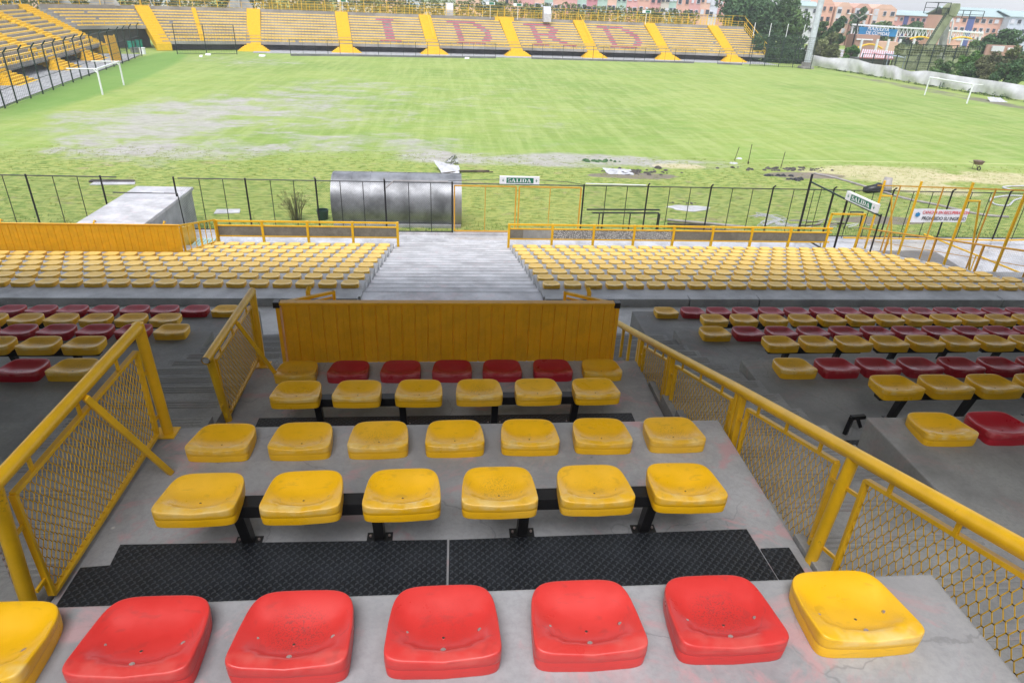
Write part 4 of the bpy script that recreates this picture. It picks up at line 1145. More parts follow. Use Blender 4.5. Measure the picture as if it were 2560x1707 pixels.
clods(1935, 440, 8, .35, .08, .12, .22, 'black_steel', 'crumpled black plastic, the nearer piece by the trench', 'plastic_bag', 'bag')
clods(1990, 450, 9, .35, .1, .12, .24, 'black_steel', 'crumpled black plastic, the piece closer to the fence', 'plastic_bag', 'bag')
clods(1845, 397, 4, .22, .05, .08, .16, 'plastic_sheet', 'white plastic scrap lying behind the wooden stake', 'plastic_scrap', 'plastic')
clods(1833, 409, 4, .2, .05, .1, .18, 'plastic_sheet', 'white plastic bag at the foot of the stake', 'plastic_scrap', 'plastic')
for i, (fx, fy, tx, ty, nm) in enumerate(((1836, 402, 1848, 368, 'leftmost of three thin wooden stakes in the turf'), (1870, 410, 1880, 361, 'middle and tallest of three thin wooden stakes in the turf'), (1952, 420, 1963, 380, 'rightmost of three thin wooden stakes in the turf'))):
    p = gz(fx, fy); q = at_y(tx, ty, p[1]); b = MB(); b.tube([p, q], .02, 6)
    if i == 1: b.tube([p, p + (q - p) * .12], .05, 8)
    tag(b.build('wooden_stake', M['bark'], None, p), nm, 'stake', 'stakes in the turf')
# plastic sheets (upright crumpled one and one on the ground)
def sheet(pts, label, name='plastic_sheet'):
    b = MB(); n = 9; P = [np.array(p, float) for p in pts]; g = []
    for i in range(n):
        r_ = []
        for j in range(n):
            u, v = i / (n - 1), j / (n - 1)
            q = P[0] * (1 - u) * (1 - v) + P[1] * u * (1 - v) + P[2] * u * v + P[3] * (1 - u) * v
            q = q + np.array([random.gauss(0, .03), random.gauss(0, .06), random.gauss(0, .03)]) * (1 if 0 < i < n - 1 and 0 < j < n - 1 else .4)
            q[2] = max(q[2], G + .012); r_.append(q)
        g.append(r_)
    for A, B in zip(g, g[1:]): b.strip(A, B)
    for A, B in zip(g, g[1:]): b.strip([a + np.array([0, .012, 0]) for a in B], [a + np.array([0, .012, 0]) for a in A])
    return tag(b.build(name, M['plastic_sheet'], None, pts[0], smooth=True), label, 'sheet')
p = gz(1125, 411); sheet([p + np.array([-.45, 0, 0]), p + np.array([.5, .1, 0]), at_y(1140, 385, p[1]), at_y(1131, 390, p[1])], 'white plastic sheet propped up in a peak beyond the curved shelter')
p = gz(1125, 432); sheet([p + np.array([-.4, -.4, 0]), p + np.array([.5, -.4, 0]), p + np.array([.5, .5, .25]), p + np.array([-.9, .9, .45])], 'crumpled white plastic lying in front of the peaked sheet')
p = gz(1540, 432); sheet([p + np.array([-.5, -.4, 0]), p + np.array([.9, -.5, 0]), p + np.array([.9, .4, .12]), p + np.array([-.7, .4, .15])], 'crumpled grey plastic sheet beside the dug soil lumps')
b = MB(); p = gz(1140, 434); b.tube([p + np.array([-1.5, -.6, .05]), p + np.array([.2, .1, .1]), p + np.array([2.0, .25, .06])], .03, 6); b.tube([p + np.array([.1, .2, .08]), p + np.array([1.8, .5, .06])], .05, 6)
tag(b.build('timber_pole', M['bark'], None, p), 'dark timber poles lying beside the crumpled white plastic', 'timber')
# black goal-like frame, pipes, cables
t = thing('steel_trestle', 'low black steel trestle standing just behind the fence right of the gate', 'trestle', gz(1560, 565))
a0 = gz(1483, 572); a1 = gz(1642, 572)
for nm, dz_, dx in (('rail', .82, -.35), ('rail', .68, -.1)):
    b = MB(); b.bar((a0[0] + dx, a0[1], G + dz_), (a1[0], a1[1], G + dz_), .05); b.build(nm, M['black_steel'], t)
for x in (a0[0] + .2, a0[0] + .35, .6 * a0[0] + .4 * a1[0] + .4, a1[0] - .06, a1[0]):
    b = MB(); b.bar((x, a0[1], G), (x, a0[1], G + .68), .045); b.build('leg', M['bark'] if x < a0[0] + .3 else M['black_steel'], t)
def pipe(p, q, r, label, mat='pipe_grey'):
    b = MB(); b.tube([p, (np.array(p) + np.array(q)) / 2 + np.array([0, .05, 0]), q], r, 8); return tag(b.build('pipe', M[mat], None, p, smooth='auto'), label, 'pipe', 'pipes lying behind the fence')
pipe(gz(1668, 553) + [0, 0, .06], gz(1880, 573) + [0, 0, .06], .055, 'thick grey pipe, the farthest of three lying behind the fence')
pipe(gz(1668, 562) + [0, 0, .06], gz(1775, 568) + [0, 0, .06], .045, 'thin dark pipe, the middle of three lying behind the fence', 'bark')
pipe(gz(1668, 570) + [0, 0, .05], gz(1900, 585) + [0, 0, .05], .04, 'brown pipe, the nearest of three lying behind the fence', 'barrow_rust')
def cable(pts, r, label, mat='plastic_sheet', name='cable', cat='cable', nv=1):
    b = MB()
    for v in range(nv):
        P = []
        base = [np.array(p, float) + (np.array([random.gauss(0, .25), random.gauss(0, .2), 0]) if v else 0) for p in pts]
        for i in range(len(base) - 1):
            p0 = base[max(i - 1, 0)]; p1 = base[i]; p2 = base[i + 1]; p3 = base[min(i + 2, len(base) - 1)]
            for k in range(6):
                u = k / 6; P.append(.5 * ((2 * p1) + (-p0 + p2) * u + (2 * p0 - 5 * p1 + 4 * p2 - p3) * u * u + (-p0 + 3 * p1 - 3 * p2 + p3) * u ** 3))
        P.append(base[-1]); b.tube(P, r, 5)
    return tag(b.build(name, M[mat], None, pts[0], smooth=True), label, cat)
cc = [gz(1450 + x / 4.276, 360 + y / 4.276, G + .03) for x, y in ((1870, 770), (1960, 745), (2060, 770), (2150, 800), (2050, 830), (1960, 870), (2060, 820), (2200, 870), (2330, 860))]
cable(cc, .012, 'tangle of thin white cables on the grass before the tall black post', nv=7)
hp = [gz(1950 + x / 3.856, 400 + y / 3.856, G + .04) for x, y in ((2340, 350), (2200, 345), (2060, 365), (2030, 390), (2080, 430), (2200, 440), (2260, 390), (2360, 360))]
cable(hp, .05, 'looped white hose on the grass at the right edge', name='hose', cat='hose')
hp = [gz(1950 + x / 3.856, 400 + y / 3.856, G + .04) for x, y in ((2360, 295), (2240, 290), (2150, 265), (2200, 255), (2370, 250))]
cable(hp, .05, 'second white hose loop, farther from the fence at the right edge', name='hose', cat='hose')
hp = [gz(1950 + x / 3.856, 400 + y / 3.856, G + .04) for x, y in ((330, 130), (560, 180), (900, 280), (1200, 370), (1500, 430), (1900, 520), (2200, 550))]
cable(hp, .07, 'long grey pipe running diagonally over the grass behind the fence', 'pipe_grey', 'long_pipe', 'pipe')
# rubbish heap by the tall black post
random.seed(11)
p = gz(2045, 570); b = MB()
for i in range(16):
    c = p + np.array([random.uniform(-1.2, 2.4), random.uniform(-.3, .5), random.uniform(.03, .2)]); a = random.uniform(-.5, .5); l_ = random.uniform(.3, 1.1)
    b.tube([c, c + np.array([l_ * math.cos(a), l_ * math.sin(a) * .5, random.uniform(-.03, .15)])], random.uniform(.015, .045), 5, random.randint(0, 2))
tag(b.build('scrap_heap', [M['bark'], M['plastic_sheet'], M['pipe_grey']], None, p), 'heap of scrap bars and rags behind the small yellow frame', 'scrap', kind='stuff')
b = MB(); q = gz(2115, 572)
for dx in (0, .55): b.tube([q + [dx * 1.3 - .1, 0, 0], q + [dx, 0, .75]], .03, 6)
b.tube([q + [-.02, 0, .75], q + [.58, 0, .75]], .03, 6); tag(b.build('steel_trestle', M['black_steel'], None, q), 'small dark steel trestle in the scrap behind the small yellow frame', 'trestle')
# dark boots-like pipe ends (rubber tubes)
q = gz(2190, 481); b = MB()
b.tube([q + [-.7, -.1, .12], q + [-.1, 0, .2], q + [.15, .1, .25]], .2, 10, 0, r2=.26); tag(b.build('rubber_sack', M['black_steel'], None, q, smooth=True), 'dark stuffed sack lying on the grass beyond the cage', 'sack')
b = MB(); q = gz(2215, 481); b.tube([q + [0, .1, .0], q + [.0, .15, .35], q + [.05, .2, .75]], .34, 10, 0, r2=.2); tag(b.build('standing_sack', M['pipe_grey'], None, q, smooth=True), 'grey-green sack standing upright beside the dark sack', 'sack')
# wheelbarrow
WB = len(list(COL.objects)); q = gz(2440, 425); t = thing('wheelbarrow', 'rusty wheelbarrow tipped up on its wheel on the sandy ground', 'wheelbarrow', q)
b = MB(); n = 14
pf = [(.34, .55, .30), (.46, .85, .42), (.50, .90, .46), (.47, .90, .43), (.33, .60, .28)]
for (a0, z0, c0), (a1, z1, c1) in zip(pf, pf[1:]):
    f_ = lambda a, c, z: [(q[0] + a * math.copysign(abs(math.cos(6.283 * k / n)) ** .6, math.cos(6.283 * k / n)), q[1] + c * math.copysign(abs(math.sin(6.283 * k / n)) ** .6, math.sin(6.283 * k / n)), G + z) for k in range(n)]
    b.strip(f_(a0, c0, z0), f_(a1, c1, z1), close=True)
b.add([(q[0] + .33 * math.cos(6.283 * k / n), q[1] + .28 * math.sin(6.283 * k / n), G + .58) for k in range(n)], [tuple(range(n))])
b.build('tray', M['barrow_rust'], t, smooth='auto')
b = MB(); A = [(q[0] + .04, q[1] - .28 + .19 * math.cos(6.283 * k / 16), G + .2 + .19 * math.sin(6.283 * k / 16)) for k in range(17)]; b.tube(A, .045, 6, caps=False); b.build('wheel', M['black_steel'], t)
for s_ in (-1, 1):
    b = MB(); b.tube([(q[0] + s_ * .05, q[1] - .28, G + .2), (q[0] + s_ * .22, q[1] + .1, G + .55), (q[0] + s_ * .3, q[1] + .9, G + .62)], .022, 6); b.build('handle', M['barrow_rust'], t)
    b = MB(); b.tube([(q[0] + s_ * .25, q[1] + .3, G + .58), (q[0] + s_ * .25, q[1] + .25, G)], .02, 6); b.build('leg', M['barrow_rust'], t)
t.scale = (.62, .62, .62)
# ground
b = MB()
def gq(x0, x1, y0, y1): b.add([(x0, y0, G), (x1, y0, G), (x1, y1, G), (x0, y1, G)], [(0, 1, 2, 3)])
gq(-900, 900, -300, 1500)
tag(b.build('pitch_ground', M['pitch_ground'], None, (0, 0, G)), kind='structure')
# a bank of grass blades close behind the fence
b = MB(); random.seed(3)
for i in range(5000):
    x = random.uniform(-17, 24); y = 24.95 + abs(random.gauss(0, .9))
    if -12 < x < -9.7 and y < 26.1: continue
    h = random.uniform(.04, .13); a = random.uniform(0, 6.283); w = .012; lx, ly = random.gauss(0, .03), random.gauss(0, .03)
    b.add([(x - w * math.cos(a), y - w * math.sin(a), G), (x + w * math.cos(a), y + w * math.sin(a), G), (x + lx, y + ly, G + h)], [(0, 1, 2)])
tag(b.build('grass_tufts', M['leaf_bright'], None, (0, 25, G)), 'rough green grass tufts growing along the chain link fence', 'grass', kind='stuff')
# tufts scattered over the rough turf
rg = np.random.default_rng(9)
nc = 9000
cx = rg.uniform(-24, 38, nc); cy_ = 24.95 + 15.5 * rg.uniform(0, 1, nc) ** 1.1
nbl = 7
bx = np.repeat(cx, nbl) + rg.normal(0, .07, nc * nbl); by = np.repeat(cy_, nbl) + rg.normal(0, .05, nc * nbl)
hh = np.repeat(rg.uniform(.012, .042, nc), nbl) * rg.uniform(.6, 1.3, nc * nbl); an = rg.uniform(0, 6.283, nc * nbl)
keep = ~((bx > -11.95) & (bx < -9.75) & (by < 26.1)) & ~((bx > -4.75) & (bx < .5) & (by < 28.1))
bx, by, hh, an = bx[keep], by[keep], hh[keep], an[keep]; N_ = len(bx); w_ = .016
V_ = np.stack([np.stack([bx - w_ * np.cos(an), by - w_ * np.sin(an), np.full(N_, G)], 1), np.stack([bx + w_ * np.cos(an), by + w_ * np.sin(an), np.full(N_, G)], 1),
               np.stack([bx + rg.normal(0, .03, N_), by + rg.normal(0, .03, N_), G + hh], 1)], 1).reshape(-1, 3)
me = bpy.data.meshes.new('turf_tufts'); me.from_pydata(V_.tolist(), [], [(3 * i, 3 * i + 1, 3 * i + 2) for i in range(N_)]); me.materials.append(leafmat('turf_blades', (.22, .27, .06), (.32, .36, .09), (.42, .40, .18), .8)); me.update()
o = bpy.data.objects.new('turf_tufts', me); COL.objects.link(o); tag(o, 'rough yellowish green turf between the fence and the pitch', 'grass', kind='stuff')
# ================================================================== seats too many to stand apart, grandstands, trees, town
random.seed(21)
def np_mesh(name, V, F, MI, mats, parent=None, loc=(0, 0, 0), smooth=False):
    V = np.asarray(V, dtype=np.float64) - (WLOC[parent.name] if parent is not None else np.array(loc))
    me = bpy.data.meshes.new(name); me.from_pydata(V.tolist(), [], F)
    for m_ in mats: me.materials.append(m_)
    if len(mats) > 1: me.polygons.foreach_set('material_index', MI)
    if smooth: me.polygons.foreach_set('use_smooth', [True] * len(F))
    me.update(); o = bpy.data.objects.new(name, me); COL.objects.link(o)
    if parent is not None: o.parent = parent
    else: o.location = loc
    WLOC[o.name] = np.array(loc, float) if parent is None else WLOC[parent.name].copy()
    return o
def template(me): return np.array([v.co[:] for v in me.vertices]), [tuple(p.vertices) for p in me.polygons], [p.material_index for p in me.polygons]
mid_me, _ = seat_mesh('tmp_seat', [M['yellow_plastic']], na=20, holes=False)
low_me, _ = seat_mesh('tmp_low', [M['yellow_plastic']], na=10, holes=False, simple=True)
TM, TL = template(mid_me), template(low_me)
SV, SF, SMI = [], [], []
def put_seat(T, p, u, nrm, mi, k=1.0):
    V, F, _ = T; b = sum(len(a) for a in SV)
    A = np.array([[u[0], u[1], 0], [nrm[0], nrm[1], 0], [0, 0, 1]]) * k   # rows: images of local x, y, z
    SV.append(V @ A + np.array(p)); SF.extend([tuple(i + b for i in f) for f in F]); SMI.extend([mi] * len(F))
_cnt = [0]
class Acc:
    pass
def put_many(T, items):
    """ items: (p, u, n, mi, k) """
    V, F, _ = T; Fa = [np.array(f) for f in F]
    b = sum(len(a) for a in SV)
    for (p, u, nrm, mi, k) in items:
        A = np.array([[u[0] * k, u[1] * k, 0], [nrm[0] * k, nrm[1] * k, 0], [0, 0, 1 if k == 1.0 else 1.75]])
        SV.append(V @ A + np.array(p)); SF.extend([tuple((f + b).tolist()) for f in Fa]); SMI.extend([mi] * len(F)); b += len(V)
put_many(TM, [((x, y, z), (1, 0), (0, 1), 0, 1.0) for (x, y, z, c, j, w, s_, key) in REST])

BITS = {
'I': ["", "XXXXXX", " .XX", " .XX", " .XX", " .XX", " .XX", " .XX", " .XX", "XXXXXX", ""],
}
def letter_cells(ch, ncol):
    m = set(); mid = ncol // 2
    def seg(r, a, b_): [m.add((r, int(round(mid + c)))) for c in range(a, b_ + 1)]
    if ch == 'I':
        seg(1, -3, 2); [seg(r, -1, 1) for r in range(2, 9)]; seg(9, -3, 3)
    if ch == 'D':
        seg(1, -7, 2); [seg(r, -5, -4) for r in range(2, 9)]; seg(2, 2, 4); seg(3, 3, 5); seg(4, 4, 6); seg(5, 5, 6); seg(6, 5, 6); seg(7, 4, 6); seg(8, 3, 5); seg(9, -6, 3)
    if ch == 'R':
        seg(1, -7, 2); [seg(r, -5, -4) for r in range(2, 9)]; seg(2, 1, 3); seg(3, 2, 4); seg(4, 1, 3); seg(5, -5, 2); seg(6, 0, 2); seg(7, 1, 3); seg(8, 3, 5); seg(9, -7, -2); seg(9, 4, 8)
    return m
def V2(p, n, s_): return np.array([p[0] + n[0] * s_, p[1] + n[1] * s_])
def unit(a): a = np.array(a, float); return a / np.linalg.norm(a)
ZF, RUN, RISE, S0 = 1.98, .80, .34, 2.05
def bay(parent, A, B, nA, nB, letter=None, k0=0, gap0=1.05, gap1=1.05, sp=.5):
    """ one block of eleven rows between two stairs; A, B foot-line corners as seen from the pitch, left then right """
    A = np.array(A, float); B = np.array(B, float)
    prof = []
    z = ZF
    s_ = S0 + k0 * RUN; z = ZF + k0 * RISE
    prof += [(s_ + 1.6, z - .55), (s_ + 0.0, z - .42), (s_, z)]
    for k in range(k0, 11):
        s1 = S0 + (k + 1) * RUN
        prof += [(s1, z)]
        z += RISE
        prof += [(s1, z if k < 10 else z + .28)]
    st = prof[-1]
    prof += [(st[0] + .3, st[1]), (st[0] + .3, st[1] - .9)]
    b = MB()
    def at(u, s_, z_):
        n = unit(np.array(nA) * (1 - u) + np.array(nB) * u); p = A * (1 - u) + B * u + n * s_; return (p[0], p[1], z_)
    K = 2 if np.allclose(nA, nB) else 8
    sl = [[at(i / (K - 1), s_, z_) for s_, z_ in prof] for i in range(K)]
    for P, Q in zip(sl, sl[1:]): b.strip(Q, P)
    b.add(sl[0], [tuple(range(len(prof)))]); b.add(sl[-1], [tuple(range(len(prof)))[::-1]])
    b.build('concrete_steps', M['concrete_far'], parent)
    # wall under the overhang
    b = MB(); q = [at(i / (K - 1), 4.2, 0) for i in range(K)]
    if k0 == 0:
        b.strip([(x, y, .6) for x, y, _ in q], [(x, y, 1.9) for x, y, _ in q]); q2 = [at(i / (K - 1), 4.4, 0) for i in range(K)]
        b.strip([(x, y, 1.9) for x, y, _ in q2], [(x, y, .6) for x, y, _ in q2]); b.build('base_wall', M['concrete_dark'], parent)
    items = []
    for k in range(k0, 11):
        s_ = S0 + k * RUN + .34
        a_ = np.array(at(0, s_, 0)); c_ = np.array(at(1, s_, 0)); Lk = np.linalg.norm(c_ - a_)
        n = int((Lk - gap0 - gap1) / sp)
        cells = letter_cells(letter, n) if letter else ()
        for i in range(n):
            if random.random() < .004: continue
            u = (gap0 + (i + .5) * (Lk - gap0 - gap1) / n) / Lk
            p = at(u, s_, ZF + RISE * k); nn = unit(np.array(nA) * (1 - u) + np.array(nB) * u); uu = (nn[1], -nn[0])
            red = (10 - k, i) in cells
            items.append((p, uu, (nn[0], nn[1]), 2 if red else 1, 1.14))
    put_many(TL, items)
    # low yellow railing along the front
    b = MB(); rr_ = MB()
    Lf = np.linalg.norm(B - A); nps = int(Lf / 1.05)
    for i in range(nps + 1):
        u = (gap0 + (Lf - gap0 - gap1) * i / nps) / Lf; p = at(u, S0 + k0 * RUN + .03, 0); b.bar((p[0], p[1], ZF + k0 * RISE - .1), (p[0], p[1], ZF + k0 * RISE + .62), .05)
    pts = [at((gap0 + (Lf - gap0 - gap1) * i / 6) / Lf, S0 + k0 * RUN + .03, ZF + k0 * RISE + .62) for i in range(7)]
    for p, q in zip(pts, pts[1:]): b.bar(p, q, .06)
    b.build('front_railing', M['stair_yellow'], parent)
    return at, prof
def back_railing(parent, A, B, nA, nB, z0=6.0, s_=10.95, tall=True):
    A = np.array(A, float); B = np.array(B, float); Lb = np.linalg.norm(B - A)
    def at(u, z_):
        n = unit(np.array(nA) * (1 - u) + np.array(nB) * u); p = A * (1 - u) + B * u + n * s_; return (p[0], p[1], z_)
    b = MB(); n = max(2, int(Lb / 1.15))
    for i in range(n + 1):
        u = i / n; hh = 1.75 if tall and i % 3 == 0 else .85
        b.bar(at(u, z0 - .1), at(u, z0 + hh), .07 if hh > 1 else .045)
    for zz_ in (.85, .45, .1): 
        for i in range(8): b.bar(at(i / 8, z0 + zz_), at((i + 1) / 8, z0 + zz_), .05 if zz_ > .8 else .03)
    if tall:
        for i in range(8): b.bar(at(i / 8, z0 + 1.72), at((i + 1) / 8, z0 + 1.72), .035)
    b.build('back_railing', M['stair_yellow'], parent)
def yellow_stair(parent, P, n, flare=True, w=1.95, wide_top=False, s0=0.):
    P = np.array(P, float); n = unit(n); u = np.array([n[1], -n[0]])
    b = MB()
    def blk(w_, s0_, s1_, z1_, z0_=.5):
        q = [P + u * a + n * c for a, c in ((-w_ / 2, s0_), (w_ / 2, s0_), (w_ / 2, s1_), (-w_ / 2, s1_))]
        b.prism([(x, y, z0_) for x, y in q], (0, 0, z1_ - z0_))
    if flare:
        for i, (w_, z_) in enumerate(((4.4, .82), (4.0, .98), (3.55, 1.14), (3.1, 1.30), (2.6, 1.47))): blk(w_, .32 * i, 1.9 + .002 * i, z_)
    st = 24; s_a, s_b, za, zb = 1.55, 10.95, 1.5, 6.02
    for i in range(st):
        s1 = s_a + (s_b - s_a) * i / st; z1 = za + (zb - za) * (i + 1) / st
        blk(w, s1, s1 + (s_b - s_a) / st + .35, z1, z1 - .9)
    if wide_top: blk(3.3, 10.5, 11.6, 6.1, 5.3)
    return b.build('yellow_stair', M['stair_yellow'], parent)
FAR_N = unit((-.18, .984))
# far stand ---------------------------------------------------------
F_ = [(-28.2, 106.4), (-15.4, 109.3), (-2.3, 112.0), (11.0, 114.3), (23.9, 116.2), (36.8, 117.7), (48.6, 118.2), (54.6, 118.3)]
far = thing('grandstand', 'long far grandstand of pale yellow seats with red seats spelling IDRD', 'grandstand', (12, 114, G))
nf = [unit(v) for v in ((-.19, .98), (-.185, .98), (-.18, .984), (-.17, .985), (-.15, .988), (-.13, .99), (-.12, .99), (-.12, .99))]
for i in range(7):
    bay(far, F_[i], F_[i + 1], nf[i], nf[i + 1], {1: 'I', 2: 'D', 3: 'R', 4: 'D'}.get(i), gap1=1.05 if i < 6 else .2, sp=.47)
    back_railing(far, F_[i], F_[i + 1], nf[i], nf[i + 1], 6.0)
for i in range(7): yellow_stair(far, F_[i], nf[i], wide_top=(i == 3))
for i in (2, 4):   # thin handrail on two of the stairs
    p0 = V2(F_[i], nf[i], 3.5); p1 = V2(F_[i], nf[i], 11.0); uu = np.array([nf[i][1], -nf[i][0]]) * .3
    b = MB(); b.tube([(p0[0] + uu[0], p0[1] + uu[1], 3.1), (p1[0] + uu[0], p1[1] + uu[1], 6.9)], .05, 6); b.build('handrail', M['stair_yellow'], far)
# sloping side railing at the right end
b = MB(); e0 = np.array(F_[7]); n7 = nf[7]
for s_, z_ in [(2.2 + .8 * k, 2.0 + .34 * k) for k in range(12)]:
    p = V2(e0, n7, s_); b.bar((p[0], p[1], z_ - .2), (p[0], p[1], z_ + (1.75 if int(s_ * 10) % 3 == 0 else .9)), .06)
for dz_ in (.9, .5, 1.72, .15):
    p = V2(e0, n7, 2.2); q = V2(e0, n7, 11.0); b.bar((p[0], p[1], 2.0 + dz_), (q[0], q[1], 5.75 + dz_), .06)
b.build('side_railing', M['stair_yellow'], far)
for i in (1, 4):
    p = V2(F_[i], nf[i], 10.9)
# little signs and white posts on the gangway behind the far stand
def gang(px, py, Y, w, h, d_, mat, name, label, cat, zb=5.7):
    p = at_y(px, py, Y); b = MB(); b.box(p[0] - w / 2, p[0] + w / 2, Y, Y + d_, zb, p[2])
    return tag(b.build(name, M[mat], None, (p[0], Y, zb), bevel=.02), label, cat)
for px, py, lb in ((1121, 8, 'white slanted exit hood on the far gangway, the left one of two'), (1367, 17, 'white slanted exit hood on the far gangway, the right one of two')):
    p = at_y(px, py, 124.5); b = MB(); w = .9
    b.prism([(p[0] - w / 2, 124, 5.6), (p[0] - w / 2, 126, 5.6), (p[0] - w / 2, 126, p[2]), (p[0] - w / 2, 125.4, p[2]), (p[0] - w / 2, 124, p[2] - 1.1)], (w * 1.4, 0, 0))
    tag(b.build('exit_hood', M['plastic_sheet'], None, (p[0], 124, 5.6)), lb, 'hood')
for px, py, lb in ((1226, 9, 'small green and white sign board over the far gangway, the first from the centre stairs'), (1295, 13, 'small green and white sign board over the far gangway, just right of the centre stairs'), (1617, 30, 'small green and white sign board on the far railing, nearest the big tree'), (855, 2, 'small green and white sign board on the far railing, farthest to the left')):
    Y = 123 + (px - 1200) * .004; p = at_y(px, py, Y); b = MB(); b.box(p[0] - .75, p[0] + .75, Y, Y + .1, p[2] - .22, p[2] + .22)
    t = thing('gangway_sign', lb, 'sign', (p[0], Y, p[2])); b.build('board', M['sign_white'], t)
    b = MB(); b.box(p[0] - .2, p[0] + .6, Y - .02, Y - .005, p[2] - .16, p[2] + .16); b.build('green_field', M['sign_green'], t)
    b = MB(); b.bar((p[0], Y + .05, 5.8), (p[0], Y + .05, p[2]), .07); b.build('post', M['white_paint'], t)
# left stand ---------------------------------------------------------
LS = [(-33.4, 45.5), (-35.3, 55.5), (-37.1, 65.8), (-39.0, 78.0), (-40.7, 88.2), (-42.2, 95.6)]
left = thing('grandstand', 'grandstand of pale yellow seats with yellow stairs along the left end of the pitch', 'grandstand', (-38, 75, G))
ln = unit((-.984, -.17)); ln = unit((-.985, .17 * -1))
for i in range(5):
    bay(left, LS[i], LS[i + 1], ln, ln if i < 4 else unit((-.93, .1)), gap0=1.0, gap1=1.0, sp=.5)
    back_railing(left, LS[i], LS[i + 1], ln, ln if i < 4 else unit((-.93, .1)), 6.0)
for i in range(1, 5): yellow_stair(left, LS[i], ln)
yellow_stair(left, LS[5], unit((-.93, .1)), flare=False)
# corner block over the vehicle gate
CORN = [(-42.4, 96.6), (-38.3, 101.2)]
corner = thing('grandstand', 'raised corner block of yellow seats above the dark vehicle gateway', 'grandstand', (-41, 99, G))
c0n, c1n = unit((-.86, .30)), unit((-.55, .84))
bay(corner, CORN[0], CORN[1], c0n, c1n, k0=5, gap0=.6, gap1=1.1, sp=.47)
back_railing(corner, CORN[0], CORN[1], c0n, c1n, 6.0)
yellow_stair(corner, (-38.2, 101.3), c1n, flare=False, w=1.9)
bay(corner, (-38.2, 101.3), F_[0], c1n, nf[0], gap0=1.0, sp=.47)
back_railing(corner, (-38.2, 101.3), F_[0], c1n, nf[0], 6.0)
# thin yellow stair strip in the middle of that last block
p0 = (np.array([-38.2, 101.3]) + np.array(F_[0])) / 2 + np.array([-.8, -.3]); nm_ = unit(c1n + nf[0])
b = MB()
for i in range(24):
    s_ = 2.0 + i * .37; z_ = 2.1 + i * .163; q = [p0 + np.array([nm_[1], -nm_[0]]) * a + nm_ * c for a, c in ((-.28, s_), (.28, s_), (.28, s_ + .45), (-.28, s_ + .45))]; b.prism([(x, y, z_ - .3) for x, y in q], (0, 0, .36))
b.build('narrow_stair', M['stair_yellow'], corner)
# gateway: dark opening with green bins, gates and drums
t = thing('vehicle_gate', 'tall ochre sheet gate standing half open in the corner gateway', 'gate', (-40, 91, G))
p = gz(280, 158); q = gz(304, 152); b = MB(); b.prism([p, q, q + [-.6, .8, 2.6], p + [-.6, .8, 2.8]], (.06, 0, 0)); b.build('sheet', M['orange_sheet'], t)
b = MB(); b.tube([q, q + [-.6, .8, 2.7]], .06, 6); b.build('post', M['stair_yellow'], t)
b = MB(); qq = [CORN[0], CORN[1]]
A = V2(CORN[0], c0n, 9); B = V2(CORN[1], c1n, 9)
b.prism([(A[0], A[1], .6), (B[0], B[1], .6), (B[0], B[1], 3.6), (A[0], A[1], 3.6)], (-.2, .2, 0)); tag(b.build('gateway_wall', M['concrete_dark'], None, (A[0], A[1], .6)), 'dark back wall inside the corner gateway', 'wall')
for px, py, w, h, mt, lb in ((330, 115, .9, .9, 'teal_plastic', 'teal green bin in the gateway, the left of two'), (350, 113, .9, 1.0, 'teal_plastic', 'teal green bin in the gateway, the right of two'), (358, 128, .7, .7, 'sign_white', 'white drum low in the gateway beside the yellow stair'), (338, 124, 1.0, .5, 'galvanised', 'grey barrel lying in the gateway under the green bins')):
    p = gz(px, py + 8); b = MB(); b.tube([p, p + [0, 0, h]], w / 2, 10, 0); b.tube([p + [0, 0, h], p + [0, 0, h + .08]], w / 2 + .04, 10)
    tag(b.build('bin', M[mt], None, p, smooth='auto'), lb, 'bin')
# white triangular hoods on the left gangway
for px, lb in ((140, 'white splayed funnel structure behind the left stand, nearer the corner stair'), (262, 'white splayed funnel structure behind the corner block'), (600, 'white splayed funnel structure behind the far stand at left')):
    Y = 108 if px < 500 else 122; p = at_y(px, 18, Y); b = MB()
    b.prism([(p[0] - 2.1, Y, 5.9), (p[0] + 2.1, Y, 5.9), (p[0] + .5, Y, 8.4), (p[0] - .5, Y, 8.4)], (0, .25, 0)); b.bar((p[0], Y - .1, 5.8), (p[0], Y - .1, 8.6), .25)
    tag(b.build('funnel_frame', M['concrete_lower'], None, (p[0], Y, 5.9)), lb, 'frame')

# the one object for all seats past the first three hundred
V = np.concatenate(SV)
o = np_mesh('stadium_seats', V, SF, SMI, [M['sheen_top_yellow_plastic'], M['far_yellow_plastic'], M['far_red_plastic']], loc=(0, 100, 3))
tag(o, 'rows upon rows of yellow and red seats on the far and left stands', 'seats', kind='stuff')
bpy.data.meshes.remove(mid_me); bpy.data.meshes.remove(low_me)

